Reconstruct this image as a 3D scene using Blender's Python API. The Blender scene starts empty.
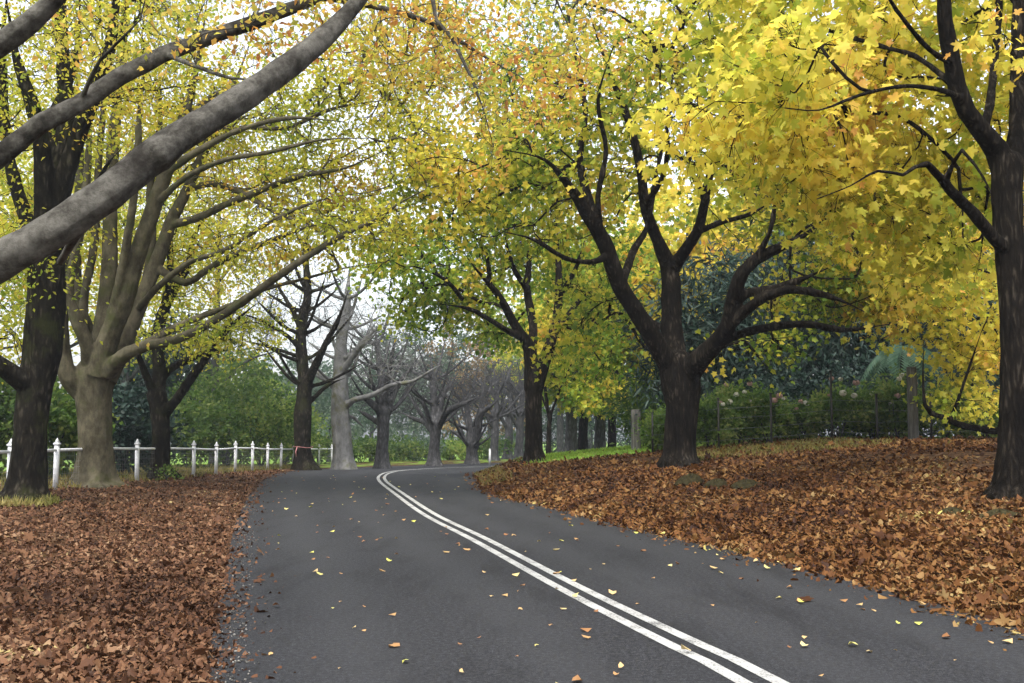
import bpy, math, random
import numpy as np

# ------------------------------------------------------------------ basics
SC = bpy.context.scene
COL = SC.collection
F = 1100.0
CAMZ = 1.45
PITCH = math.atan(93.5 / F)
CP, SP = math.cos(PITCH), math.sin(PITCH)


def P(px, py, Y):
    """photo pixel + distance in front of the camera -> world point"""
    u, v = (px - 512) / F, (341.5 - py) / F
    d = np.array([u, CP - v * SP, SP + v * CP])
    return np.array([0, 0, CAMZ]) + d * (Y / d[1])


def sstep(a, b, x):
    t = np.clip((np.asarray(x, float) - a) / (b - a), 0, 1)
    return t * t * (3 - 2 * t)


def norm(a):
    return a / np.maximum(np.linalg.norm(a, axis=-1, keepdims=True), 1e-9)


def catmull(pts, step):
    pts = np.asarray(pts, float)
    ext = np.vstack([2 * pts[0] - pts[1], pts, 2 * pts[-1] - pts[-2]])
    out = []
    for i in range(1, len(ext) - 2):
        p0, p1, p2, p3 = ext[i - 1:i + 3]
        n = max(1, int(np.linalg.norm((p2 - p1)[:3]) / step))
        t = np.linspace(0, 1, n, endpoint=False)[:, None]
        out.append(.5 * (2 * p1 + (p2 - p0) * t + (2 * p0 - 5 * p1 + 4 * p2 - p3) * t ** 2
                         + (3 * p1 - p0 - 3 * p2 + p3) * t ** 3))
    out.append(pts[-1][None])
    return np.vstack(out)


# ------------------------------------------------------------------ mesh helpers
class MB:
    """collects vertices and polygons and links them as ONE mesh object"""

    def __init__(self):
        self.v, self.loops, self.sizes, self.n = [], [], [], 0

    def add(self, v, faces):
        v = np.asarray(v, float)
        f = np.asarray(faces, np.int64)
        self.v.append(v)
        self.loops.append((f + self.n).ravel())
        self.sizes.append(np.full(len(f), f.shape[1]))
        self.n += len(v)

    def tube(self, pts, rad, sides=6, cap=True, wob=None):
        pts = np.asarray(pts, float)
        rad = np.asarray(rad, float)
        n = len(pts)
        tan = norm(np.gradient(pts, axis=0))
        ref = np.array([0., 0., 1.]) if abs(tan[0][2]) < .8 else np.array([1., 0., 0.])
        a = norm(np.cross(ref, tan))
        # keep the frame from twisting
        for i in range(1, n):
            w = a[i - 1] - tan[i] * np.dot(a[i - 1], tan[i])
            l = np.linalg.norm(w)
            a[i] = w / l if l > 1e-6 else a[i]
        b = np.cross(tan, a)
        ang = np.arange(sides) * 2 * math.pi / sides
        r = rad[:, None] * (np.ones((n, sides)) if wob is None else wob)
        ring = pts[:, None] + r[..., None] * (np.cos(ang)[None, :, None] * a[:, None] + np.sin(ang)[None, :, None] * b[:, None])
        idx = np.arange(n * sides).reshape(n, sides)
        f = np.stack([idx[:-1], np.roll(idx[:-1], -1, 1), np.roll(idx[1:], -1, 1), idx[1:]], -1).reshape(-1, 4)
        self.add(ring.reshape(-1, 3), f)
        if cap and sides > 3:
            o = self.n - n * sides
            for row, rev in ((idx[0], True), (idx[-1], False)):
                q = row[::-1] if rev else row
                self.loops.append(q + o)
                self.sizes.append(np.array([sides]))

    def box(self, c, s, taper=1.0, rz=0.0):
        x, y, z = s[0] / 2, s[1] / 2, s[2] / 2
        v = np.array([[-x, -y, -z], [x, -y, -z], [x, y, -z], [-x, y, -z],
                      [-x * taper, -y * taper, z], [x * taper, -y * taper, z], [x * taper, y * taper, z], [-x * taper, y * taper, z]])
        cz, sz = math.cos(rz), math.sin(rz)
        v = v @ np.array([[cz, sz, 0], [-sz, cz, 0], [0, 0, 1]]) + np.asarray(c)
        self.add(v, [[3, 2, 1, 0], [4, 5, 6, 7], [0, 1, 5, 4], [1, 2, 6, 5], [2, 3, 7, 6], [3, 0, 4, 7]])

    def scatter(self, tv, tfaces, pos, ax, ay, az, size):
        """copies of a small leaf template; tfaces: list of index lists"""
        tv = np.asarray(tv, float)
        N, k = len(pos), len(tv)
        s = np.asarray(size, float).reshape(-1, 1, 1)
        v = pos[:, None] + s * (tv[None, :, 0:1] * ax[:, None] + tv[None, :, 1:2] * ay[:, None] + tv[None, :, 2:3] * az[:, None])
        base = (np.arange(N) * k + self.n)[:, None]
        flat = np.concatenate([np.asarray(f) for f in tfaces])
        self.v.append(v.reshape(-1, 3))
        self.loops.append((base + flat[None]).ravel())
        self.sizes.append(np.tile([len(f) for f in tfaces], N))
        self.n += N * k

    def mesh(self, name, origin=(0, 0, 0)):
        v = np.vstack(self.v) - np.asarray(origin)
        lp = np.concatenate(self.loops).astype(np.int32)
        sz = np.concatenate(self.sizes).astype(np.int32)
        me = bpy.data.meshes.new(name)
        me.vertices.add(len(v))
        me.vertices.foreach_set('co', v.astype(np.float32).ravel())
        me.loops.add(len(lp))
        me.loops.foreach_set('vertex_index', lp)
        me.polygons.add(len(sz))
        st = np.concatenate([[0], np.cumsum(sz)[:-1]]).astype(np.int32)
        me.polygons.foreach_set('loop_start', st)
        me.update(calc_edges=True)
        return me

    def build(self, name, mat, parent=None, origin=(0, 0, 0), smooth=False):
        me = self.mesh(name, origin)
        if smooth:
            me.polygons.foreach_set('use_smooth', np.ones(len(me.polygons), bool))
        return link(name, me, mat, parent)


def link(name, me, mat, parent=None):
    o = bpy.data.objects.new(name, me)
    if mat:
        me.materials.append(mat)
    COL.objects.link(o)
    if parent:
        o.parent = parent
    return o


def tag(o, label=None, cat=None, group=None, kind=None):
    for k, val in (('label', label), ('category', cat), ('group', group), ('kind', kind)):
        if val:
            o[k] = val
    return o


def thing(name, label, cat, loc, group=None):
    o = bpy.data.objects.new(name, None)
    o.empty_display_size = .3
    COL.objects.link(o)
    o.location = tuple(loc)
    return tag(o, label, cat, group)


# ------------------------------------------------------------------ materials
def newmat(name):
    m = bpy.data.materials.new(name)
    m.use_nodes = True
    nt = m.node_tree
    b = nt.nodes['Principled BSDF']
    return m, nt, b


def nd(nt, typ, **kw):
    n = nt.nodes.new(typ)
    for k, val in kw.items():
        if k.startswith('i_'):
            n.inputs[k[2:].replace('_', ' ')].default_value = val
        else:
            setattr(n, k, val)
    return n


def ramp(nt, fac, stops, interp='LINEAR'):
    r = nt.nodes.new('ShaderNodeValToRGB')
    r.color_ramp.interpolation = interp
    el = r.color_ramp.elements
    while len(el) < len(stops):
        el.new(.5)
    for e, (p, c) in zip(el, stops):
        e.position = p
        e.color = (*c, 1) if len(c) == 3 else c
    nt.links.new(fac, r.inputs['Fac'])
    return r.outputs['Color']


def math_n(nt, op, a, b=None, clamp=False):
    n = nt.nodes.new('ShaderNodeMath')
    n.operation = op
    n.use_clamp = clamp
    for i, x in enumerate((a, b)):
        if x is None:
            continue
        if isinstance(x, (int, float)):
            n.inputs[i].default_value = x
        else:
            nt.links.new(x, n.inputs[i])
    return n.outputs[0]


def mixc(nt, fac, a, b):
    n = nt.nodes.new('ShaderNodeMix')
    n.data_type = 'RGBA'
    for i, x in ((0, fac), (6, a), (7, b)):
        if isinstance(x, (int, float)):
            n.inputs[i].default_value = x
        elif isinstance(x, tuple):
            n.inputs[i].default_value = (*x, 1)
        else:
            nt.links.new(x, n.inputs[i])
    return n.outputs[2]


def noise(nt, scale, detail=4, rough=.6, vec=None):
    n = nd(nt, 'ShaderNodeTexNoise')
    n.inputs['Scale'].default_value = scale
    n.inputs['Detail'].default_value = detail
    n.inputs['Roughness'].default_value = rough
    if vec is not None:
        nt.links.new(vec, n.inputs['Vector'])
    return n.outputs['Fac']


def objvec(nt, scale=(1, 1, 1)):
    tc = nd(nt, 'ShaderNodeTexCoord')
    mp = nd(nt, 'ShaderNodeMapping')
    mp.inputs['Scale'].default_value = scale
    nt.links.new(tc.outputs['Object'], mp.inputs['Vector'])
    return mp.outputs['Vector']


def bump(nt, b, h, strength=.5, dist=.02):
    n = nd(nt, 'ShaderNodeBump')
    n.inputs['Strength'].default_value = strength
    n.inputs['Distance'].default_value = dist
    nt.links.new(h, n.inputs['Height'])
    nt.links.new(n.outputs['Normal'], b.inputs['Normal'])


def leaf_mat(name, stops, clump=.35, trans=.65, spread=.55, wet=.25, shift=0, amp=2.6):
    m, nt, b = newmat(name)
    g = nd(nt, 'ShaderNodeNewGeometry')
    big = noise(nt, clump, 3, .6, objvec(nt))
    t = math_n(nt, 'MULTIPLY', math_n(nt, 'SUBTRACT', big, .5), amp)
    r = math_n(nt, 'MULTIPLY', math_n(nt, 'SUBTRACT', g.outputs['Random Per Island'], .5), spread)
    fac = math_n(nt, 'ADD', math_n(nt, 'ADD', t, r), .5 + shift, True)
    c = ramp(nt, fac, stops)
    nt.links.new(c, b.inputs['Base Color'])
    b.inputs['Roughness'].default_value = .5
    b.inputs['Specular IOR Level'].default_value = wet
    tr = nd(nt, 'ShaderNodeBsdfTranslucent')
    nt.links.new(c, tr.inputs['Color'])
    mx = nd(nt, 'ShaderNodeMixShader')
    mx.inputs[0].default_value = trans
    nt.links.new(b.outputs[0], mx.inputs[1])
    nt.links.new(tr.outputs[0], mx.inputs[2])
    nt.links.new(mx.outputs[0], nt.nodes['Material Output'].inputs['Surface'])
    return m


def bark_mat(name, dark, mid, light, scale=9, stretch=.22, bstr=.8, moss=None, crackle=1.6):
    m, nt, b = newmat(name)
    v = objvec(nt, (1, 1, stretch))
    n0 = noise(nt, scale, 8, .72, v)
    vr = nd(nt, 'ShaderNodeTexVoronoi', feature='DISTANCE_TO_EDGE')
    vr.inputs['Scale'].default_value = scale * 1.5
    wv = nd(nt, 'ShaderNodeMix', data_type='VECTOR')
    nw = nd(nt, 'ShaderNodeTexNoise')
    nw.inputs['Scale'].default_value = scale * .7
    nt.links.new(v, nw.inputs['Vector'])
    wv.inputs[0].default_value = .12
    nt.links.new(v, wv.inputs[4])
    nt.links.new(nw.outputs['Color'], wv.inputs[5])
    nt.links.new(wv.outputs[1], vr.inputs['Vector'])
    crack = math_n(nt, 'MULTIPLY', vr.outputs['Distance'], crackle, True)
    n1 = math_n(nt, 'ADD', math_n(nt, 'MULTIPLY', n0, .8), math_n(nt, 'MULTIPLY', crack, .35))
    n2 = noise(nt, 1.3, 5, .65, objvec(nt))
    f = math_n(nt, 'ADD', math_n(nt, 'MULTIPLY', n1, .72), math_n(nt, 'MULTIPLY', n2, .38))
    c = ramp(nt, f, [(.42, dark), (.57, mid), (.72, light)] if crackle else [(.33, dark), (.44, mid), (.6, light)])
    if moss:
        mm = ramp(nt, noise(nt, 1.7, 5, .65, objvec(nt)), [(.52, (0, 0, 0)), (.66, (1, 1, 1))])
        c = mixc(nt, mm, c, moss)
    nt.links.new(c, b.inputs['Base Color'])
    b.inputs['Roughness'].default_value = .95
    b.inputs['Specular IOR Level'].default_value = .04
    bump(nt, b, n1, bstr, .07)
    return m


def plain_mat(name, col, rough=.6, var=.25, scale=8):
    m, nt, b = newmat(name)
    f = noise(nt, scale, 5, .65, objvec(nt))
    c = ramp(nt, f, [(.3, tuple(x * (1 - var) for x in col)), (.7, tuple(min(1, x * (1 + var)) for x in col))])
    nt.links.new(c, b.inputs['Base Color'])
    b.inputs['Roughness'].default_value = rough
    b.inputs['Specular IOR Level'].default_value = .5 if rough < .7 else .06
    return m


YEL = [(0, (.16, .26, .03)), (.3, (.42, .44, .04)), (.55, (.72, .55, .05)), (.8, (.78, .46, .05)), (1, (.62, .24, .05))]
M = {
    'leaf_yellow': leaf_mat('leaf_yellow', [(0, (.26, .34, .03)), (.28, (.56, .54, .07)), (.55, (.78, .68, .10)), (.84, (.80, .60, .10)), (1, (.64, .34, .08))]),
    'leaf_maple': leaf_mat('leaf_maple', [(0, (.08, .16, .02)), (.3, (.24, .31, .035)), (.55, (.56, .54, .06)), (.84, (.78, .62, .09)), (1, (.68, .38, .08))]),
    'leaf_lime': leaf_mat('leaf_lime', [(0, (.08, .19, .022)), (.45, (.25, .36, .04)), (.8, (.58, .57, .07)), (1, (.74, .52, .08))]),
    'leaf_beech': leaf_mat('leaf_beech', [(0, (.20, .28, .03)), (.4, (.48, .48, .05)), (.75, (.68, .57, .07)), (1, (.62, .36, .06))]),
    'leaf_copper': leaf_mat('leaf_copper', [(0, (.34, .38, .06)), (.45, (.62, .52, .09)), (.74, (.64, .37, .08)), (1, (.50, .21, .06))], clump=.9),
    'leaf_green': leaf_mat('leaf_green', [(0, (.03, .07, .018)), (.5, (.08, .14, .03)), (1, (.19, .23, .06))], clump=.8),
    'leaf_bright': leaf_mat('leaf_bright', [(0, (.06, .13, .025)), (.5, (.15, .24, .045)), (1, (.33, .37, .09))], clump=.8),
    'leaf_hydrangea': leaf_mat('leaf_hydrangea', [(0, (.05, .10, .025)), (.5, (.12, .20, .04)), (1, (.28, .31, .09))], clump=1.2),
    'leaf_dark': leaf_mat('leaf_dark', [(0, (.008, .022, .016)), (.5, (.02, .045, .034)), (1, (.05, .085, .068))], clump=.6, trans=.2, wet=.25),
    'leaf_haze_grey': leaf_mat('leaf_haze_grey', [(0, (.05, .09, .06)), (.5, (.11, .16, .11)), (1, (.20, .24, .17))], clump=.3),  # grey of distance haze mixed into the leaf colour
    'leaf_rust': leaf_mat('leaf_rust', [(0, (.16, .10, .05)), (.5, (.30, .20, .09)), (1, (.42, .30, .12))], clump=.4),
    'bark_dark': bark_mat('bark_dark', (.004, .0035, .003), (.011, .009, .007), (.055, .046, .036), 10, .2, 1),
    'bark_mossy': bark_mat('bark_mossy', (.005, .0045, .0035), (.014, .012, .009), (.06, .053, .04), 8, .3, 1, moss=(.02, .022, .008)),
    'bark_beech': bark_mat('bark_beech', (.02, .017, .011), (.05, .044, .029), (.11, .097, .066), 5, .5, .5, moss=(.045, .047, .02), crackle=.0),
    'bark_limb': bark_mat('bark_limb', (.010, .009, .0075), (.046, .043, .037), (.135, .128, .113), 9, 1, .6, crackle=0, moss=(.018, .016, .014)),
    'bark_grey': bark_mat('bark_grey', (.03, .03, .032), (.06, .06, .063), (.115, .115, .12), 6, .3, .6),
    'bark_pale': bark_mat('bark_pale', (.06, .06, .06), (.12, .12, .12), (.21, .21, .21), 4, .4, .4, crackle=0, moss=(.10, .10, .06)),
    'white_paint': plain_mat('white_paint', (.60, .61, .63), .6, .22, 9),
    'wire': plain_mat('wire', (.16, .17, .18), .5, .2, 3),
    'iron': plain_mat('iron', (.015, .014, .013), .6, .3, 9),
    'old_wood': bark_mat('old_wood', (.055, .053, .05), (.11, .107, .102), (.19, .186, .18), 12, .08, .4),
    'moss': plain_mat('moss', (.028, .024, .011), .95, .7, 18),
    'tower': plain_mat('tower', (.26, .28, .32), .8, .1, 1),
    'tape': plain_mat('tape', (.42, .2, .2), .8, .1, 6),
    'flower_pink': plain_mat('flower_pink', (.30, .19, .17), .8, .3, 20),
    'flower_white': plain_mat('flower_white', (.48, .46, .40), .8, .2, 20),
    'grass': leaf_mat('grass', [(0, (.14, .26, .03)), (.5, (.27, .42, .05)), (1, (.42, .50, .10))], clump=.5, trans=.35),
    'grass_dry': leaf_mat('grass_dry', [(0, (.10, .12, .02)), (.5, (.24, .22, .06)), (1, (.40, .32, .12))], clump=.8, trans=.35),
}
LITTER = [(0, (0.026, 0.012, 0.007)), (.25, (0.060, 0.028, 0.015)), (.5, (0.103, 0.048, 0.025)), (.75, (0.155, 0.080, 0.042)), (.94, (0.232, 0.144, 0.083)), (1, (0.344, 0.272, 0.114))]
M['litter'] = leaf_mat('litter', LITTER, clump=.5, trans=.12, spread=.8, wet=.08, shift=-.06, amp=1.3)
M['litter_orange'] = leaf_mat('litter_orange', [(0, (0.029, 0.012, 0.007)), (.25, (0.071, 0.029, 0.011)), (.5, (0.128, 0.055, 0.018)), (.78, (0.181, 0.095, 0.033)), (.95, (0.256, 0.175, 0.076)), (1, (0.372, 0.314, 0.096))], clump=.4, trans=.12, spread=.8, wet=.08, shift=-.06, amp=1.3)

# asphalt
m, nt, b = newmat('asphalt')
v = objvec(nt)
g1 = noise(nt, 95, 3, .8, v)
g2 = noise(nt, .55, 5, .6, v)
c = ramp(nt, g1, [(.38, (.0065, .0067, .0078)), (.5, (.0155, .0159, .0182)), (.62, (.050, .0515, .056))])
c = mixc(nt, ramp(nt, g2, [(.35, (0, 0, 0)), (.7, (.5, .5, .5))]), c, (.021, .0216, .0243))
stain = ramp(nt, noise(nt, 1.6, 6, .7, objvec(nt, (1.6, .35, 1))), [(.5, (0, 0, 0)), (.64, (.7, .7, .7))])
c = mixc(nt, stain, c, (.0105, .0108, .0122))
g3 = ramp(nt, noise(nt, 26, 6, .85, v), [(.42, (.5, .5, .5)), (.5, (.97, .97, .97)), (.57, (1.7, 1.7, 1.7))])
cv = nd(nt, 'ShaderNodeTexVoronoi', feature='DISTANCE_TO_EDGE')
cv.inputs['Scale'].default_value = .42
cd = nd(nt, 'ShaderNodeMix', data_type='VECTOR')
cn = nd(nt, 'ShaderNodeTexNoise')
cn.inputs['Scale'].default_value = 1.4
cn.inputs['Detail'].default_value = 8
nt.links.new(v, cn.inputs['Vector'])
cd.inputs[0].default_value = .35
nt.links.new(v, cd.inputs[4])
nt.links.new(cn.outputs['Color'], cd.inputs[5])
nt.links.new(cd.outputs[1], cv.inputs['Vector'])
ck = ramp(nt, cv.outputs['Distance'], [(.002, (.75, .75, .75)), (.007, (0, 0, 0))])
where = ramp(nt, noise(nt, .35, 3, .5, v), [(.5, (0, 0, 0)), (.6, (1, 1, 1))])
c = mixc(nt, math_n(nt, 'MULTIPLY', ck, where), c, (.012, .012, .012))
mm = nd(nt, 'ShaderNodeMix', data_type='RGBA', blend_type='MULTIPLY')
mm.inputs[0].default_value = 1
nt.links.new(c, mm.inputs[6])
nt.links.new(g3, mm.inputs[7])
c = mm.outputs[2]
wa = nd(nt, 'ShaderNodeAttribute', attribute_name='wear')
c = mixc(nt, math_n(nt, 'MULTIPLY', wa.outputs['Fac'], .3), c, (.042, .0433, .046))
nt.links.new(c, b.inputs['Base Color'])
b.inputs['Roughness'].default_value = .8
b.inputs['Specular IOR Level'].default_value = .15
bump(nt, b, g1, .55, .006)
M['asphalt'] = m
# painted line, worn
m, nt, b = newmat('line_paint')
v = objvec(nt)
w = ramp(nt, math_n(nt, 'ADD', math_n(nt, 'MULTIPLY', noise(nt, 60, 4, .75, v), .7), math_n(nt, 'MULTIPLY', noise(nt, 2.5, 4, .6, v), .4)),
         [(.46, (.06, .06, .06)), (.53, (.30, .30, .285)), (.72, (.46, .46, .44))])
nt.links.new(w, b.inputs['Base Color'])
b.inputs['Roughness'].default_value = .7
bump(nt, b, noise(nt, 95, 3, .8, v), .4, .005)
M['line_paint'] = m
# gravel
M['gravel'] = leaf_mat('gravel', [(0, (.04, .038, .035)), (.5, (.09, .085, .075)), (1, (.2, .19, .17))], trans=0, spread=1.2)
# ground: leaf-strewn soil, grass where the 'lawn' attribute says so
m, nt, b = newmat('ground_soil')
v = objvec(nt)
vo = nd(nt, 'ShaderNodeTexVoronoi')
vo.inputs['Scale'].default_value = 17
nt.links.new(v, vo.inputs['Vector'])
sep = nd(nt, 'ShaderNodeSeparateColor')
nt.links.new(vo.outputs['Color'], sep.inputs[0])
n2 = noise(nt, .8, 5, .65, v)
f = math_n(nt, 'ADD', math_n(nt, 'MULTIPLY', sep.outputs[0], .6), math_n(nt, 'MULTIPLY', n2, .6), True)
leafc = ramp(nt, f, [(.15, (.016, .010, .007)), (.45, (.038, .021, .012)), (.7, (.075, .04, .02)), (.95, (.14, .08, .042))])
at = nd(nt, 'ShaderNodeAttribute', attribute_name='lawn')
gr = ramp(nt, noise(nt, 9, 6, .7, v), [(.3, (.07, .13, .02)), (.6, (.15, .25, .035)), (.8, (.25, .32, .07))])
mask = math_n(nt, 'ADD', at.outputs['Fac'], math_n(nt, 'MULTIPLY', math_n(nt, 'SUBTRACT', n2, .5), 1.2))
mask = ramp(nt, mask, [(.4, (0, 0, 0)), (.62, (1, 1, 1))])
nt.links.new(mixc(nt, mask, leafc, gr), b.inputs['Base Color'])
b.inputs['Roughness'].default_value = .95
b.inputs['Specular IOR Level'].default_value = .05
bump(nt, b, sep.outputs[1], .6, .03)
M['ground_soil'] = m

# ------------------------------------------------------------------ road and ground
LEFT = np.array([(3.6, -18), (1.5, -8), (-.2, 0), (-1.70, 6.85), (-2.97, 12.3), (-4.57, 19.2), (-6.3, 27.5), (-7.9, 36.2), (-8.9, 43.1),
                 (-9.2, 49.5), (-8.2, 56.7), (-6.1, 62), (-3.6, 66.5), (0, 70), (7, 74), (18, 78), (34, 81), (60, 82)], float)
RIGHT = np.array([(8.4, -18), (6.2, -8), (4.85, 0), (3.95, 8.0), (3.62, 10.2), (2.9, 13.6), (1.82, 17.7), (1.0, 21.6), (-.09, 25.7),
                  (-.66, 29.5), (-1.2, 37), (-1.4, 42), (-1.0, 48), (.6, 54), (3.4, 59.5), (8.5, 64.5), (18, 69), (34, 72.5), (60, 73.5)], float)
MID = np.array([(6.0, -18), (3.9, -8), (2.55, 0), (1.50, 6.43), (1.2, 7.78), (.56, 10.6), (-.45, 15.5), (-1.52, 20.4), (-2.8, 27.5), (-4.04, 34.7),
                (-4.62, 39.4), (-4.9, 44.5), (-4.7, 49.5), (-3.6, 55.5), (-1.4, 60.5), (2.0, 65), (8, 69.2), (18, 73.3), (34, 76.6), (60, 77.6)], float)
LEFT_C, RIGHT_C, MID_C = (catmull(a, .6) for a in (LEFT, RIGHT, MID))


def sdist(pts, line):
    """signed distance to a polyline, positive on its right-hand side"""
    out = np.empty(len(pts))
    a, bb = line[:-1], line[1:]
    e = bb - a
    L2 = (e ** 2).sum(1)
    for s in range(0, len(pts), 4000):
        p = pts[s:s + 4000]
        w = p[:, None] - a[None]
        t = np.clip((w * e[None]).sum(-1) / L2, 0, 1)
        d = w - t[..., None] * e[None]
        dd = (d ** 2).sum(-1)
        k = dd.argmin(1)
        r = np.arange(len(p))
        cr = e[k, 0] * w[r, k, 1] - e[k, 1] * w[r, k, 0]
        out[s:s + 4000] = np.sqrt(dd[r, k]) * np.where(cr < 0, 1, -1)
    return out


def road_z(y):
    return -.3 * sstep(38, 66, y)


def fields(x, y):
    p = np.stack([np.asarray(x, float).ravel(), np.asarray(y, float).ravel()], 1)
    return -sdist(p, LEFT), sdist(p, RIGHT)      # both positive OFF the road


def height(x, y):
    x, y = np.asarray(x, float), np.asarray(y, float)
    sh = np.broadcast(x, y).shape
    xx, yy = np.broadcast_to(x, sh).ravel(), np.broadcast_to(y, sh).ravel()
    dl, dr = fields(xx, yy)
    z = road_z(yy) - .04
    bumps = .03 * np.sin(xx * 1.9 + 1.3 * np.sin(yy * .7)) * np.sin(yy * 1.45 + xx * .6) + .015 * np.sin(xx * 4.3 + yy * 2.7)
    s = .6 + .4 * sstep(6, 26, yy)
    bank = s * (.52 * sstep(-.1, 1.8, dr) + .10 * np.clip(dr - 1.2, 0, 7.5) + .015 * np.clip(dr - 8.7, 0, 60))
    z = np.where(dr > 0, z + .02 * sstep(0, .3, dr) + bank + bumps * sstep(.3, 2, dr), z)
    lf = .06 * sstep(0, .5, dl) + .16 * sstep(.5, 5, dl) * (1 - sstep(30, 46, yy)) - .03 * np.clip(dl - 8, 0, 40)
    z = np.where((dl > 0) & (dr <= 0), z + lf + bumps * sstep(.3, 2, dl), z)
    return z.reshape(sh)


def hz(x, y):
    return float(height(np.array([x]), np.array([y]))[0])


def axis(lo, hi, step, far, grow=1.28):
    a = list(np.arange(lo, hi + 1e-6, step))
    s = step
    while a[-1] < far:
        s *= grow
        a.append(a[-1] + s)
    s, neg = step, []
    x = lo
    while x > -far:
        s *= grow
        x -= s
        neg.append(x)
    return np.array(neg[::-1] + a)


gx, gy = axis(-14, 18, .22, 420), axis(-3, 72, .24, 420)
XX, YY = np.meshgrid(gx, gy)
ZZ = height(XX, YY)
mb = MB()
idx = np.arange(XX.size).reshape(XX.shape)
mb.add(np.stack([XX.ravel(), YY.ravel(), ZZ.ravel()], 1),
       np.stack([idx[:-1, :-1], idx[:-1, 1:], idx[1:, 1:], idx[1:, :-1]], -1).reshape(-1, 4))
ground = tag(mb.build('ground', M['ground_soil'], smooth=True), kind='structure')
dl, dr = fields(XX, YY)
xr, yr = XX.ravel(), YY.ravel()
lawn = sstep(33.5, 36, yr) * sstep(1.3, 2.1, dr) * (1 - sstep(12, 20, xr))
lawn = np.maximum(lawn, .55 * sstep(3.8, 5.2, xr) * (1 - sstep(7.2, 9, xr)) * sstep(25.5, 27.5, yr) * (dr > 1))
lawn = np.maximum(lawn, .9 * sstep(7, 10, dl))
lawn = np.maximum(lawn, .5 * sstep(.3, 1.2, dl) * sstep(50, 56, yr))
at = ground.data.attributes.new('lawn', 'FLOAT', 'POINT')
at.data.foreach_set('value', lawn.astype(np.float32))


def strip(name, cl, offs, mat, dz):
    """a sheet following the centre line between two side offsets (or two edge lines)"""
    mb = MB()
    rows = []
    for q in offs:
        rows.append(np.column_stack([q, road_z(q[:, 1]) + dz]))
    V = np.stack(rows, 1)
    n, k = V.shape[:2]
    i = np.arange(n * k).reshape(n, k)
    mb.add(V.reshape(-1, 3), np.stack([i[:-1, :-1], i[:-1, 1:], i[1:, 1:], i[1:, :-1]], -1).reshape(-1, 4))
    return tag(mb.build(name, mat, smooth=True), kind='structure')


def resample(line, n):
    d = np.concatenate([[0], np.cumsum(np.linalg.norm(np.diff(line, axis=0), axis=1))])
    t = np.linspace(0, d[-1], n)
    return np.stack([np.interp(t, d, line[:, 0]), np.interp(t, d, line[:, 1])], 1)


def match(line, ref):
    """a point on line for each point of ref, growing along it"""
    fine = resample(line, 3000)
    out, k = [], 0
    for p in ref:
        j = k + int(((fine[k:k + 200] - p) ** 2).sum(1).argmin())
        out.append(fine[j])
        k = j
    return np.array(out)


mid = resample(MID_C, 320)
la, ra = match(LEFT_C, mid), match(RIGHT_C, mid)
strip('road', mid, [la + (ra - la) * t for t in np.linspace(-.03, 1.03, 27)], M['asphalt'], 0.0)
rd = bpy.data.objects['road']
tt = np.tile(np.linspace(-.03, 1.03, 27), len(mid))
wear = sum(np.exp(-((tt - c_) / .055) ** 2) for c_ in (.14, .36, .64, .86))
ra_ = rd.data.attributes.new('wear', 'FLOAT', 'POINT')
ra_.data.foreach_set('value', wear.astype(np.float32))
tanm = norm(np.gradient(mid, axis=0))
nrm = np.stack([tanm[:, 1], -tanm[:, 0]], 1)
for off in (-.105, .105):
    strip('road_marking', mid, [mid + nrm * (off - .05), mid + nrm * (off + .05)], M['line_paint'], .004)

# ------------------------------------------------------------------ leaf templates
MAPLE = ([(0, 0, 0), (-.02, .40, .10), (.22, .30, .06), (.50, .58, .08), (.60, .30, .02), (1, 0, -.22),
          (.60, -.30, .02), (.50, -.58, .08), (.22, -.30, .06), (-.02, -.40, .10)],
         [[0, 5, 4, 3, 2, 1], [0, 9, 8, 7, 6, 5]])
_h = [(150, .30), (125, .52), (106, .36), (95, .30), (76, .54), (62, .70), (49, .52), (36, .33), (22, .50), (11, .60)]
_o = [(.35 + q * math.cos(math.radians(a)), q * math.sin(math.radians(a))) for a, q in _h]
_z = lambda x, y: .16 * abs(y) - .30 * (x * x + 1.2 * y * y) ** 1.3 * .8
MAPLE5 = ([(0, 0, 0)] + [(x, y, _z(x, y)) for x, y in _o] + [(1.03, 0, _z(1.03, 0))] + [(x, -y, _z(x, y)) for x, y in _o[::-1]],
          [[0] + list(range(11, 0, -1)), [0] + list(range(21, 10, -1))])
OVAL = ([(0, 0, 0), (.45, .30, .09), (1, 0, -.08), (.45, -.30, .09)], [[0, 2, 1], [0, 3, 2]])
BLADE = ([(0, 0, 0), (.4, .11, .03), (1, 0, -.15), (.4, -.11, .03)], [[0, 2, 1], [0, 3, 2]])
GRASSB = ([(0, 0, 0), (.45, .035, .02), (1, 0, -.22), (.45, -.035, .02)], [[0, 2, 1], [0, 3, 2]])
CURL = ([(0, 0, .10), (.25, .34, .0), (.75, .30, .12), (1, 0, .30), (.75, -.30, -.02), (.25, -.34, .14)],
        [[0, 3, 2, 1], [0, 5, 4, 3]])


def frames(rng, n, outward=None, up=.45, droop=.35):
    r = norm(rng.normal(size=(n, 3)))
    z = norm(r * .9 + np.array([0, 0, up]))
    x = rng.normal(size=(n, 3))
    if outward is not None:
        x = x * .7 + outward
    x[:, 2] -= droop
    x = norm(x - z * (x * z).sum(1, keepdims=True))
    return x, np.cross(z, x), z


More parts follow.
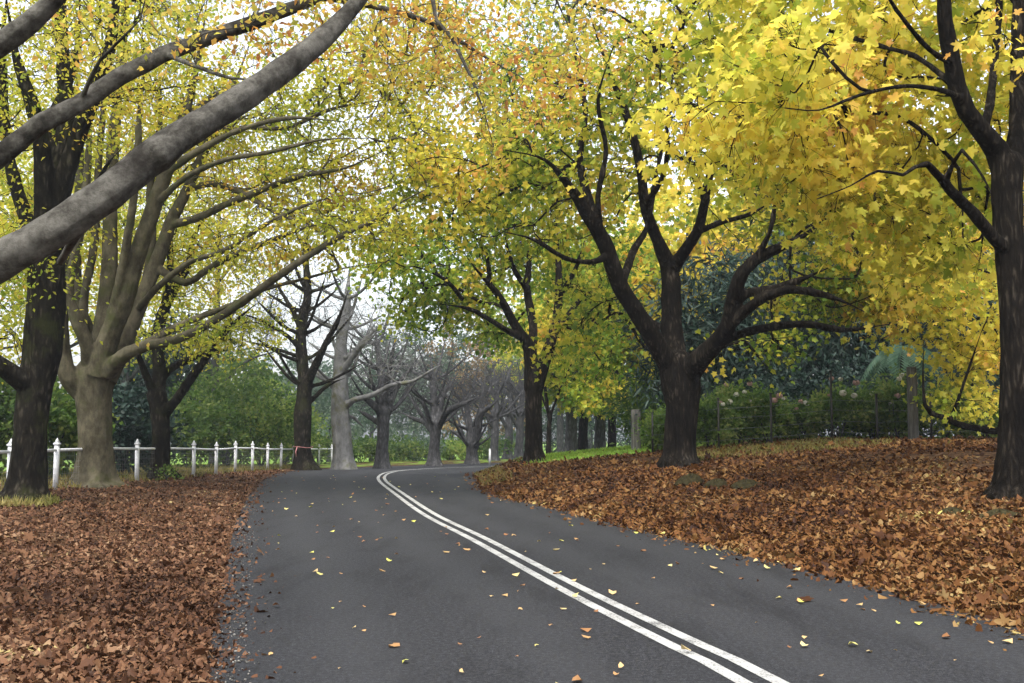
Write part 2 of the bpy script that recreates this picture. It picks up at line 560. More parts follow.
# ------------------------------------------------------------------ tree growth
def blob_points(rng, blobs, n, Y0):
    w = np.array([bb[6] if len(bb) > 6 else 1 for bb in blobs], float)
    k = rng.choice(len(blobs), n, p=w / w.sum())
    pts = []
    for i in k:
        px, py, dy, rx, ry, rd = blobs[i][:6]
        d = norm(rng.normal(size=3)) * rng.random() ** .42
        Y = Y0 + dy + d[1] * rd
        # real metres around the blob's centre
        c = P(px, py, Y0 + dy)
        pts.append(c + np.array([d[0] * rx * (Y0 + dy) / F, d[1] * rd, d[2] * ry * (Y0 + dy) / F]))
    return np.array(pts)


def grow(rng, limbs, attract, wander=.12, reach=9.0, tip=.006):
    """limbs: list of (pts n x 3, radii, may_branch); returns node arrays and branch index lists"""
    pos, tan, par, fix, ok, br = [], [], [], [], [], []
    for pts, rad, may in limbs:
        t = norm(np.gradient(pts, axis=0))
        for i in range(len(pts)):
            pos.append(pts[i])
            tan.append(t[i])
            par.append(len(pos) - 2 if i else -1)
            fix.append(rad[i])
            ok.append(may and i > len(pts) * .25)
    n0 = len(pos)
    cap = n0 + len(attract) * 24
    A = np.zeros((cap, 3)); A[:n0] = pos
    T = np.zeros((cap, 3)); T[:n0] = tan
    K = np.full(cap, 1e9); K[:n0] = np.where(ok, 0, 1e9)
    par = par + [0] * (cap - n0)
    n = n0
    d0 = np.array([np.linalg.norm(A[:n0][np.array(ok)] - p, axis=1).min() for p in attract])
    for p in attract[np.argsort(d0)]:
        w = p - A[:n]
        d = np.linalg.norm(w, axis=1)
        cs = (w * T[:n]).sum(1) / np.maximum(d, 1e-6)
        cost = d * (1.45 - .45 * cs) + K[:n]
        j = int(cost.argmin())
        dist = d[j]
        if dist < .12 or dist > reach:
            continue
        m = min(22, max(3, int(dist / .28)))
        s = np.linspace(0, 1, m + 1)[1:, None]
        c1 = A[j] + T[j] * dist * .38 + np.array([0, 0, dist * .05])
        q = (1 - s) ** 2 * A[j] + 2 * s * (1 - s) * c1 + s * s * p
        q += np.cumsum(rng.normal(size=q.shape), 0) * wander * dist / m ** .5 * .35 * (s * (1.15 - s)) * 2
        tq = norm(np.gradient(np.vstack([A[j], q]), axis=0))[1:]
        A[n:n + m] = q
        T[n:n + m] = tq
        K[n:n + m] = 0
        for i in range(m):
            par[n + i] = j if i == 0 else n + i - 1
        br.append((j, list(range(n, n + m))))
        n += m
    R = np.zeros(n)
    for i in range(n - 1, -1, -1):          # pipe model
        r = max(R[i], tip ** 2.05)
        R[i] = r
        if i >= n0 and par[i] >= 0:
            R[par[i]] += r if par[i] >= n0 else 0
    R = R ** (1 / 2.05)
    R[:n0] = fix
    return A[:n], R, br


def tree(name, label, cat, group, base, Y0, trunk, limbs, blobs, n_pts, leaves, lmat, bark, seed,
         leaf=MAPLE, size=.17, wander=.12, spray=(.32, .32, .2), tip=.006, twigs=4, twig_len=.45, remesh=.03, sides=12,
         droop=.35, reach=9., up=.45, world_blobs=None, extra=None, flare=6):
    """trunk / limbs: pixel polylines (px, py, depth offset, radius in px); returns the tree's Empty"""
    rng = np.random.default_rng(seed)

    def conv(line, step=.22):
        a = np.array([np.append(P(p[0], p[1], Y0 + p[2]), p[3] * (Y0 + p[2]) / F) for p in line])
        return catmull(a, step)

    tl = conv(trunk)
    # the foot goes a little into the ground
    root = thing(name, label, cat, base, group)
    e = norm(tl[-1, :3] - tl[-2, :3])
    rr = tl[-1, 3]
    tl = np.vstack([tl] + [np.append(tl[-1, :3] + e * rr * a_, rr * b_) for a_, b_ in ((.35, .92), (.7, .7), (.95, .35))])
    L = [(tl[:, :3], tl[:, 3], False)]
    for ln in limbs:
        c = conv(ln)
        c[:, 3] *= np.clip((1 - np.linspace(0, 1, len(c))) / .3, .2, 1)
        L.append((c[:, :3], np.maximum(c[:, 3], tip * 1.4), True))
    attract = blob_points(rng, blobs, n_pts, Y0) if blobs else np.zeros((0, 3))
    if world_blobs is not None:
        attract = world_blobs(rng)
    A, R, br = grow(rng, L, attract, wander, reach, tip)
    # wood of trunk and limbs, melted together
    tb = MB()
    for i, (pts, rad, may) in enumerate(L):
        k = np.arange(len(pts))[:, None]
        ang = np.arange(sides)[None] * 2 * math.pi / sides
        wob = 1 + .05 * np.sin(ang * 3 + k * .5 + i) + .03 * np.sin(ang * 5 - k * .9)
        r = rad.copy()
        if i == 0:
            h = pts[:, 2] - pts[0, 2]
            r = r * (1 + .12 * np.exp(-h / .25))
            wob = wob + .22 * np.exp(-h / .5)[:, None] * 1.4 * np.maximum(0, np.cos(ang * flare + seed)) 
            pts = np.vstack([pts[0] - [0, 0, .3], pts])
            r = np.append(r[0] * 1.15, r)
            wob = np.vstack([wob[0], wob])
        tb.tube(pts, r, sides, True, wob)
    if remesh:
        ob = tb.build('trunk', bark, None, base)
        mo = ob.modifiers.new('melt', 'REMESH')
        mo.mode = 'VOXEL'
        mo.voxel_size = remesh
        mo.use_smooth_shade = True
        sm = ob.modifiers.new('soft', 'SMOOTH')
        sm.iterations = 3
        sm.factor = .5
        dg = bpy.context.evaluated_depsgraph_get()
        me = bpy.data.meshes.new_from_object(ob.evaluated_get(dg))
        me.name = 'trunk'
        bpy.data.objects.remove(ob)
        v = np.empty(len(me.vertices) * 3, np.float32)
        me.vertices.foreach_get('co', v)
        v = v.reshape(-1, 3)
        nn = np.empty(len(me.vertices) * 3, np.float32)
        me.vertices.foreach_get('normal', nn)
        nn = nn.reshape(-1, 3)
        lump = .5 * np.sin(v[:, 0] * 9 + 2 * np.sin(v[:, 2] * 3)) * np.sin(v[:, 1] * 8 + v[:, 2] * 4) + .5 * np.sin(v[:, 2] * 13 + v[:, 0] * 17) * np.sin(v[:, 1] * 15)
        v = v + nn * (lump * remesh * .45)[:, None]
        me.vertices.foreach_set('co', v.astype(np.float32).ravel())
        me.update()
        ob = link('trunk', me, None, root)
        if not me.materials:
            me.materials.append(bark)
    else:
        ob = tb.build('trunk', bark, root, base, True)
    # thinner branches and twigs
    bb = MB()
    for pts, rad, may in L:
        bb.tube(pts, np.minimum(rad * .93, max(remesh, .02) * 1.6), 6, True)
    lp, ld = [], []
    for j, ids in br:
        seq = [j] + ids
        r = R[seq].copy()
        r[0] = min(r[0], r[1] * 1.25)
        bb.tube(A[seq], r, 5 if r[1] > .02 else 4 if r[1] > .012 else 3, False)
        p = A[ids]
        e = norm(p[-1] - A[j])
        for _ in range(twigs):
            a = p[rng.integers(len(p) // 2, len(p))]
            d = norm(e * .7 + rng.normal(size=3) * .6 - np.array([0, 0, droop * .5]))
            l = twig_len * rng.uniform(.5, 1.2)
            q = np.array([a, a + d * l * .5 + rng.normal(size=3) * .03, a + d * l + np.array([0, 0, -droop * .2 * l])])
            bb.tube(q, [tip * .8, tip * .65, tip * .4], 3, False)
            lp.append(q[1]); ld.append(d); lp.append(q[2]); ld.append(d)
        for q in p[len(p) // 2:]:
            lp.append(q); ld.append(e)
    if br:
        bb.build('branches', bark, root, base, True)
    if leaves and lp:
        lp, ld = np.array(lp), np.array(ld)
        k = rng.integers(0, len(lp), leaves)
        pos = lp[k] + rng.normal(size=(leaves, 3)) * np.array(spray)
        x, y, z = frames(rng, leaves, ld[k], up, droop)
        cb = MB()
        cb.scatter(leaf[0], leaf[1], pos, x, y, z, size * rng.uniform(.6, 1.15, leaves))
        cb.build('crown', lmat, root, base)
    if extra:
        extra(root, rng)
    return root


def foot(px, py, Y):
    p = P(px, py, Y)
    return (p[0], p[1], hz(p[0], p[1]))


def trunk_to_ground(line, Y0):
    """drop the first trunk point onto the terrain"""
    return line


AVENUE_L = 'trees along the left verge'
AVENUE_R = 'trees on the right bank'
BARE = 'bare avenue trees at the bend'


def fit(line, Y0):
    """make the trunk's lowest point meet the ground at its own place"""
    px, py, dy, r = line[0]
    p = P(px, py, Y0 + dy)
    g = hz(p[0], p[1])
    # pixel row of the real ground there
    v = (g - CAMZ) / (Y0 + dy)
    row = 341.5 - F * (v * CP - SP) / (CP + v * SP)
    rest = [q for q in line[1:] if q[1] < row - 3]
    return [(px, row, dy, r)] + rest, (p[0], p[1], g)


def T(name, label, cat, group, Y0, trunk, *a, **kw):
    tr, base = fit(trunk, Y0)
    return tree(name, label, cat, group, base, Y0, tr, *a, **kw)


# ---- right bank
T('maple_tree', 'dark spreading tree with three big limbs and yellow leaves in middle of right bank', 'tree', AVENUE_R, 25.0,
  [(680, 472, 0, 22), (680, 455, 0, 17), (681, 430, 0, 16), (682, 405, 0, 17), (680, 385, 0, 20), (677, 368, 0, 19)],
  [[(674, 378, 0, 11), (660, 350, -.3, 10), (640, 318, -.7, 9), (620, 285, -1, 8.5), (603, 240, -1.4, 8), (590, 220, -1.7, 7), (572, 190, -2.2, 5.5), (545, 160, -3, 4), (505, 150, -3.6, 2.5)],
   [(603, 240, -1.4, 6), (590, 205, -1, 5), (580, 160, -.6, 4), (585, 110, -.3, 3), (575, 50, 0, 2), (560, -20, .3, 1.5)],
   [(622, 282, -1, 5), (634, 250, -.4, 4), (648, 225, 0, 3), (655, 180, .4, 2.5), (668, 120, .8, 2), (675, 40, 1, 1.5)],
   [(677, 378, 0, 14), (672, 330, .3, 11), (671, 290, .5, 10), (669, 268, .6, 9), (657, 240, .3, 6.5), (645, 205, -.2, 5.5), (641, 170, -.6, 4.8), (628, 120, -1, 4.2), (605, 60, -1.3, 3.6), (585, 0, -1.6, 3)],
   [(670, 272, .6, 8), (682, 255, .3, 6.5), (697, 232, -.4, 5.5), (705, 200, -1, 4.8), (712, 165, -1.5, 4.2), (735, 110, -2, 3.4), (745, 40, -2.4, 2.6)],
   [(684, 378, 0, 14), (700, 360, -.5, 11), (716, 343, -1, 9.5), (728, 325, -1.4, 8.5), (733, 300, -1.7, 8), (740, 278, -1.9, 7), (755, 260, -2, 6.3), (785, 245, -2, 5.4), (812, 230, -2, 4.5), (835, 205, -2, 3)],
   [(731, 312, -1.6, 5.5), (745, 294, -1.8, 5), (768, 290, -2, 4.5), (795, 282, -2.1, 4), (828, 268, -2.2, 3)],
   [(726, 330, -1.4, 6), (745, 311, -1.8, 5.5), (765, 297, -2.1, 5), (785, 290, -2.3, 4.6), (808, 291, -2.5, 4.5), (840, 300, -2.8, 3.5), (865, 312, -3.1, 2.5)],
   [(712, 348, -1, 6), (730, 338, -1.2, 5), (750, 331, -1.4, 4.6), (778, 326, -1.6, 4.2), (808, 324, -1.8, 3.9), (845, 330, -2, 3.5), (890, 324, -2.2, 2.6)],
   [(608, 255, -1.3, 4), (592, 262, -1.8, 3.2), (565, 258, -2.2, 2.6), (535, 240, -2.6, 2.2), (505, 232, -3, 1.6)],
   [(600, 232, -1.5, 4), (598, 195, -2, 3.2), (606, 150, -2.3, 2.8), (598, 100, -2.6, 2.2), (612, 50, -2.8, 1.8)],
   [(697, 232, -.4, 3.6), (722, 222, -1.2, 3), (748, 215, -1.8, 2.5), (775, 200, -2.2, 1.8)],
   [(705, 200, -1, 3.2), (690, 165, -1.6, 2.6), (688, 120, -2, 2.2), (700, 70, -2.4, 1.8)],
   [(645, 205, -.2, 3.4), (662, 178, -1, 2.8), (668, 140, -1.6, 2.3), (660, 90, -2, 1.8)],
   [(755, 260, -2, 3.4), (770, 232, -2.3, 2.8), (778, 195, -2.5, 2.2), (800, 160, -2.7, 1.6)],
   [(672, 330, .3, 4), (652, 322, 1, 3), (632, 300, 1.6, 2.5), (612, 300, 2, 1.8)]],
  [(560, 150, 1.2, 110, 100, 3, 2), (500, 190, -.5, 90, 70, 3, 1.4), (660, 80, 2.6, 150, 120, 3, 2.2), (800, 190, 2.2, 100, 95, 2.6, 1.6),
   (840, 290, 2.4, 75, 45, 1.8, .8), (770, 60, 1.8, 120, 130, 3, 1.6), (600, -90, 0, 190, 100, 4.5, 1.8), (590, 320, 2.8, 60, 45, 2, .55), (760, 345, 2, 55, 22, 2, .25), (620, 90, -2.2, 80, 60, 1, .25), (780, -140, 1, 210, 110, 5, 1.6)],  # last cluster: extra crown above the view, added to shade the bank
  980, 26000, M['leaf_maple'], M['bark_dark'], 11, size=.145, tip=.0095)

T('maple_tree', 'slim dark forked tree on the tip of the leafy bank beside the bend', 'tree', AVENUE_R, 36.0,
  [(535, 464, 0, 10.5), (534, 450, 0, 9), (534, 430, 0, 8.6), (533, 405, 0, 8.4), (533, 382, 0, 8.6)],
  [[(532, 390, 0, 8), (531, 370, 0, 7), (530, 350, 0, 7), (522, 335, -.3, 5), (513, 322, -.5, 4.5), (502, 300, -.9, 4), (490, 285, -1.2, 3), (475, 268, -1.6, 2.2), (462, 250, -2, 1.5)],
   [(521, 337, -.3, 4), (508, 331, -.9, 3), (490, 320, -1.5, 2.6), (470, 309, -2, 2.2), (440, 304, -2.6, 1.5)],
   [(531, 352, 0, 5), (533, 325, .5, 4.5), (527, 290, .9, 4), (529, 262, 1.2, 3), (528, 215, 1.6, 2)],
   [(536, 392, 0, 6.5), (542, 372, -.2, 6), (548, 352, -.3, 5.5), (552, 338, -.2, 5.5), (557, 315, 0, 4.5), (559, 285, .4, 4), (558, 250, .8, 3), (556, 210, 1.2, 2)],
   [(540, 380, 0, 4.5), (546, 350, .3, 4), (560, 328, .9, 3.2), (580, 300, 1.6, 2.5), (600, 285, 2.3, 1.8)],
   [(463, 300, -1.6, 2.6), (446, 280, -2, 2), (425, 270, -2.4, 1.4)],
   [(490, 285, -1.2, 2.8), (486, 255, -1.6, 2.2), (470, 230, -2, 1.6)],
   [(527, 290, .6, 3), (512, 265, 0, 2.4), (505, 235, -.5, 1.8)],
   [(557, 300, 0, 3), (575, 270, -.6, 2.4), (585, 240, -1, 1.7)],
   [(556, 322, 0, 3), (575, 328, -1, 2.5), (600, 322, -1.8, 2), (622, 305, -2.6, 1.5)]],
  [(470, 250, 2.0, 80, 60, 2.2, 1.8), (440, 300, 1, 60, 38, 2, 1.1), (540, 225, 3, 100, 80, 2.6, 2), (600, 290, 2.8, 60, 60, 2.4, 1), (520, 140, 1, 120, 80, 4, 1.5), (475, 50, 2, 80, 70, 3.5, 1.1),
   (400, 250, -1, 50, 50, 3, .8), (590, 360, 2, 45, 32, 2.2, .5), (500, 330, 1.5, 40, 18, 1.6, .3)],
  760, 18000, M['leaf_lime'], M['bark_dark'], 12, size=.155, tip=.0105)

T('maple_tree', 'dark tree with bright yellow canopy rising from litter at right edge of view', 'tree', AVENUE_R, 15.2,
  [(1018, 500, 0, 24), (1017, 485, 0, 19), (1017, 450, 0, 17), (1017, 390, 0, 16), (1015, 320, 0, 15), (1011, 260, 0, 15), (1008, 200, 0, 15), (1007, 165, 0, 16)],
  [[(1006, 175, 0, 13), (998, 150, 0, 12), (983, 132, -.2, 10), (967, 112, -.4, 9.5), (957, 88, -.5, 9), (951, 55, -.6, 8.5), (945, 20, -.7, 8), (941, -40, -.9, 6), (930, -110, -1.2, 4)],
   [(1010, 172, 0, 12), (1017, 140, .2, 10), (1019, 80, .4, 9), (1021, 0, .6, 8), (1026, -80, .9, 6), (1040, -160, 1.2, 4)],
   [(984, 133, -.2, 5), (991, 95, .3, 4.5), (996, 45, .8, 4), (1000, -5, 1.2, 3.5), (1004, -80, 1.6, 2)],
   [(1007, 252, 0, 8), (992, 236, -.3, 6.5), (975, 215, -.6, 6), (950, 190, -1, 5), (927, 164, -1.4, 3.6), (915, 167, -1.6, 2.2), (903, 175, -1.9, 1.8), (878, 171, -2.3, 1.6), (850, 186, -2.7, 1.3), (817, 199, -3.1, 1)],
   [(962, 100, -.5, 4), (945, 91, -.9, 2.8), (905, 86, -1.5, 2.3), (860, 95, -2, 2), (820, 110, -2.5, 1.6), (785, 108, -3, 1)],
   [(956, 82, -.5, 4), (940, 74, -.2, 3.2), (915, 56, .2, 2.8), (880, 46, .7, 2.5), (830, 31, 1.2, 2.2), (795, 20, 1.6, 1.8), (765, 2, 2, 1.2)],
   [(952, 64, -.6, 3.4), (930, 50, -1.1, 2.8), (908, 25, -1.6, 2.5), (885, -8, -2, 2), (860, -60, -2.5, 1.2)],
   [(945, 182, -1, 3), (955, 160, -1.5, 2.4), (962, 150, -1.8, 2), (975, 165, -2, 1.6), (990, 190, -2.3, 1.2), (995, 215, -2.5, 1)],
   [(1022, 260, 0, 7), (1060, 220, .5, 6), (1110, 190, 1, 4), (1170, 170, 1.5, 2.5)]],
  [(870, 60, 2.6, 130, 100, 2.2, 2.2), (800, 120, 1.6, 90, 80, 2, 1.4), (920, 170, 2.8, 90, 80, 2, 1.5), (755, 20, 2, 80, 80, 2, .9), (990, 20, 3, 110, 110, 2.2, 1.5),
   (900, -150, 1, 220, 90, 3, 1.8), (1100, 80, 1.5, 110, 150, 2.5, 1.2), (850, 185, 2, 60, 36, 1.4, .4), (945, 250, 2.6, 55, 45, 1.4, .45), (790, 60, -1.2, 60, 50, 1, .4), (1010, 60, -.6, 30, 30, .7, .12), (700, 130, .5, 50, 55, 1.2, .5)],
  750, 13500, M['leaf_yellow'], M['bark_dark'], 13, leaf=MAPLE5, size=.175, remesh=.02, spray=(.26, .26, .16))

T('maple_tree', 'yellow tree standing behind the rightmost trunk with a low drooping bough', 'tree', AVENUE_R, 29.0,
  [(1045, 452, 0, 14), (1044, 420, 0, 11), (1046, 360, 0, 10), (1044, 320, 0, 10)],
  [[(1045, 330, 0, 8), (1030, 290, 0, 7), (1012, 240, -.3, 6), (985, 190, -.6, 5), (965, 130, -1, 3), (955, 60, -1.2, 2)],
   [(1046, 330, 0, 7), (1058, 270, .3, 6), (1060, 200, .6, 5), (1075, 100, 1, 3)],
   [(1040, 300, 0, 5), (1000, 280, -.8, 4), (950, 262, -1.5, 3), (900, 258, -2.2, 2), (860, 262, -2.8, 1.2)],
   [(1044, 375, 0, 5), (1030, 410, -.5, 4.5), (1005, 430, -1, 4), (965, 426, -1.6, 3.4), (945, 418, -1.9, 3), (931, 413, -2, 2.8), (925, 405, -2.1, 2.5), (923, 377, -2.2, 2.2), (924, 340, -2.4, 1.6)],
   [(950, 420, -1.8, 2), (959, 397, -2.2, 1.7), (970, 365, -2.5, 1.5), (981, 333, -2.8, 1.2)]],
  [(950, 270, -1, 90, 90, 3, 2), (880, 240, -2, 70, 60, 2.5, 1.1), (1040, 180, 0, 120, 120, 4, 2), (972, 355, -1.5, 36, 36, 1.5, .45), (905, 300, -2, 60, 28, 2, .6), (965, 405, -1.5, 32, 16, 1.2, .15), (1100, 300, 0, 90, 90, 3, .8),
   (830, 150, -1, 90, 90, 3, 1), (1000, -110, 0, 220, 150, 5, 1.6)],  # the high wide cluster is added out of view to block sky over the bank
  700, 18000, M['leaf_yellow'], M['bark_dark'], 14, leaf=MAPLE5, size=.165)

# ---- left verge
T('old_tree', 'thick dark trunk with mossy foot and many upright stems at left edge', 'tree', AVENUE_L, 21.0,
  [(25, 510, 0, 27), (26, 490, 0, 20), (28, 460, 0, 17), (31, 420, 0, 16), (36, 385, 0, 17), (43, 350, 0, 19), (45, 310, 0, 19), (46, 270, 0, 18), (48, 230, 0, 17)],
  [[(34, 390, 0, 11), (18, 378, -.3, 10), (2, 366, -.5, 9), (-30, 345, -.8, 7), (-80, 300, -1.2, 4)],
   [(48, 240, 0, 15), (55, 190, .2, 12), (66, 125, .5, 9), (63, 60, .8, 7), (60, 0, 1, 6), (55, -80, 1.3, 4)],
   [(52, 220, 0, 12), (72, 155, -.2, 9), (91, 102, -.4, 8), (107, 60, -.6, 6.5), (115, 10, -.7, 5), (125, -70, -1, 3)],
   [(46, 235, 0, 12), (42, 150, -.4, 9), (28, 92, -.7, 7), (16, 55, -.9, 5), (5, -10, -1.2, 4)],
   [(42, 260, 0, 9), (20, 200, .6, 7), (6, 140, 1, 6), (2, 60, 1.4, 5), (8, -20, 1.7, 3)],
   [(55, 200, 0, 8), (50, 130, .8, 6), (76, 60, 1.1, 5), (80, 0, 1.3, 4)],
   [(52, 250, 0, 7), (78, 215, -.8, 5), (96, 190, -1.2, 4), (105, 168, -1.5, 3), (120, 150, -2, 2)]],
  [(40, 60, 0, 120, 120, 3, 2), (-60, 120, 0, 100, 150, 3, 1.2), (150, 40, -1, 90, 80, 2.5, 1.2), (20, -90, 0, 150, 80, 3, 1.2), (10, 260, -.5, 50, 60, 2, .5), (0, 330, .5, 30, 40, 1.5, .25)],
  560, 13000, M['leaf_beech'], M['bark_mossy'], 21, leaf=OVAL, size=.115, twigs=4, wander=.2)

T('beech_tree', 'massive pale olive trunk splitting into a fan of stems beside the white fence', 'tree', AVENUE_L, 28.0,
  [(95, 494, 0, 25.54), (95, 482, 0, 20.16), (95, 460, 0, 17.47), (95, 425, 0, 16.13), (94, 400, 0, 17.47), (95, 375, 0, 20.16)],
  [[(84, 392, 0, 11.2), (70, 378, -.3, 9.6), (62, 355, -.4, 8.8), (60, 318, -.5, 8.0), (63, 280, -.5, 7.2), (62, 230, -.4, 6.4), (58, 150, -.2, 4.8), (60, 60, 0, 3.8)],
   [(90, 380, 0, 9.6), (87, 345, -.5, 7.2), (76, 318, -.7, 6.4), (69, 286, -.8, 4.8), (80, 230, -.9, 4.75), (88, 160, -1, 3.8), (92, 60, -1, 2.85)],
   [(92, 372, .4, 7.2), (90, 330, .6, 5.2), (79, 306, .8, 4.8), (77, 275, 1, 4.75), (76, 230, 1.2, 4.75), (80, 150, 1.6, 3.8), (75, 40, 2, 2.85)],
   [(97, 378, 0, 12.0), (101, 345, .1, 10.4), (106, 309, .3, 9.6), (110, 260, .5, 8.0), (110, 220, .7, 7.2), (113, 150, .9, 6.4), (119, 80, 1.2, 4.8), (126, 0, 1.5, 4.75), (130, -90, 1.8, 2.85)],
   [(99, 376, -.3, 12.0), (110, 335, -.5, 10.4), (124, 302, -.7, 9.6), (138, 254, -.9, 8.8), (154, 206, -1.1, 8.0), (166, 172, -1.3, 7.2), (183, 120, -1.5, 5.6), (198, 60, -1.7, 4.75), (210, -20, -2, 2.85)],
   [(106, 380, 0, 11.2), (121, 350, .2, 8.8), (138, 309, .4, 8.0), (155, 267, .6, 7.2), (171, 222, .7, 6.4), (188, 188, .8, 5.2), (207, 145, .9, 4.75), (232, 90, 1, 3.8), (255, 30, 1.2, 2.38)],
   [(108, 372, -.4, 8.8), (122, 357, -.8, 7.2), (142, 347, -1, 6.0), (180, 338, -1.4, 4.8), (215, 320, -1.8, 4.16), (242, 302, -2.1, 4.56), (274, 279, -2.5, 4.08), (313, 253, -3, 3.6), (345, 234, -3.4, 3.3), (380, 218, -3.8, 3), (395, 206, -4, 2.8), (425, 190, -4.4, 2.5), (455, 182, -4.8, 2)],
   [(112, 360, .3, 6), (128, 325, .6, 5), (144, 288, .8, 4.6), (152, 240, 1, 4.2), (150, 190, 1.2, 3.8), (160, 120, 1.5, 3.2), (158, 40, 1.8, 2.6)],
   [(104, 345, -.3, 6), (118, 290, -.9, 5), (128, 235, -1.3, 4.4), (136, 180, -1.6, 4), (140, 110, -1.9, 3.4), (150, 30, -2.2, 2.8)],
   [(88, 360, .2, 5), (84, 300, .4, 4.4), (95, 240, .6, 4), (98, 170, .9, 3.6), (104, 90, 1.2, 3), (100, 0, 1.5, 2.4)],
   [(138, 309, .3, 4), (160, 285, -.4, 3.4), (190, 262, -1, 3), (225, 250, -1.6, 2.7), (270, 222, -2.2, 2.4), (320, 200, -2.8, 2.1), (370, 192, -3.3, 1.6)],
   [(155, 206, -1.1, 4), (185, 178, -1.7, 3.2), (225, 160, -2.3, 2.8), (270, 152, -2.9, 2.4), (320, 140, -3.4, 2), (370, 138, -3.8, 1.5)],
   [(207, 145, .9, 3), (240, 128, .2, 2.6), (285, 128, -.6, 2.3), (335, 108, -1.2, 2), (385, 100, -1.8, 1.5)],
   [(142, 347, -1, 4.75), (168, 331, -.7, 3.99), (200, 317, -.5, 3.32), (236, 303, -.3, 2.85), (262, 290, 0, 2.38), (300, 280, .4, 1.9), (345, 268, .8, 1.42), (385, 262, 1.2, 0.95)],
   [(155, 267, .6, 4.75), (185, 283, .4, 3.8), (202, 273, .1, 3.61), (225, 259, -.4, 3.32), (262, 244, -1, 3.04), (305, 228, -1.7, 2.66), (330, 222, -1, 1.23)],
   [(171, 225, .7, 4.75), (200, 217, .3, 3.99), (225, 205, -.2, 3.8), (262, 190, -.8, 3.42), (300, 176, -1.4, 3.04), (345, 168, -2, 2.47), (385, 150, -2.6, 1.9)],
   [(188, 188, .8, 3.8), (214, 184, .4, 3.42), (240, 192, -.2, 3.04), (268, 208, -.9, 2.75), (300, 222, -1.6, 2.38), (330, 228, -2.2, 1.9)],
   [(166, 172, -1.3, 4.75), (200, 150, -1.7, 3.8), (240, 130, -2.1, 2.85), (290, 118, -2.8, 2.66), (345, 122, -3.4, 2.09)],
   [(183, 120, -1.5, 3.8), (215, 95, -1, 3.04), (260, 80, -1.5, 2.85), (310, 60, -2, 2.47), (360, 62, -2.4, 1.9)]],
  [(230, 130, 1.5, 130, 80, 3, 2), (320, 190, .3, 90, 45, 2.6, 1.3), (120, 80, 0, 120, 100, 4, 1.6), (340, 90, -1, 90, 70, 3, 1.2), (410, 60, -2, 60, 75, 3, 1.1), (420, 160, -3, 45, 50, 2.5, .6), (150, -60, 0, 200, 90, 4, 1.6), (270, 245, -1, 85, 30, 2.5, .55), (360, 225, -3, 60, 30, 2, .5),
   (60, 220, .5, 60, 70, 3, .5), (200, 335, -1.5, 50, 12, 1.5, .1)],
  1500, 36000, M['leaf_beech'], M['bark_beech'], 22, leaf=OVAL, size=.145, spray=(.24, .24, .1), twigs=3, droop=.15, wander=.1, tip=.0095)

T('old_tree', 'dark mossy tree with low side branches and a small shrub at its foot', 'tree', AVENUE_L, 33.5,
  [(163, 485, 0, 15), (160, 468, 0, 10), (161, 445, 0, 9), (160, 415, 0, 9), (157, 395, 0, 10)],
  [[(157, 402, 0, 8), (159, 372, .2, 6.5), (158, 335, .4, 6), (164, 310, .6, 5.5), (176, 284, .8, 5), (189, 264, 1, 4), (195, 235, 1.2, 3), (215, 200, 1.5, 2)],
   [(162, 412, 0, 6), (172, 405, -.3, 5), (190, 380, -.6, 4.5), (206, 358, -.9, 4), (224, 333, -1.2, 3.2), (246, 312, -1.6, 2.2), (262, 300, -2, 1.4)],
   [(160, 380, .1, 5), (172, 368, .6, 4), (193, 358, 1, 3.2), (212, 350, 1.5, 2.4), (235, 352, 2, 1.5)],
   [(156, 398, 0, 5), (148, 380, -.3, 4), (138, 355, -.7, 3), (128, 330, -1, 2)],
   [(164, 312, .6, 4), (170, 270, 0, 3.5), (170, 230, -.5, 3), (180, 180, -1, 2)],
   [(164, 418, 0, 4), (178, 400, .5, 2.8), (200, 372, 1, 2)]],
  [(200, 250, .5, 70, 60, 3, 1.6), (235, 330, 0, 45, 25, 2, .6), (190, 340, 0, 40, 25, 2, .35), (150, 250, 0, 50, 60, 3, .8), (180, 150, 0, 90, 70, 3.5, 1)],
  520, 8500, M['leaf_beech'], M['bark_mossy'], 23, leaf=OVAL, size=.13, wander=.2, tip=.006)


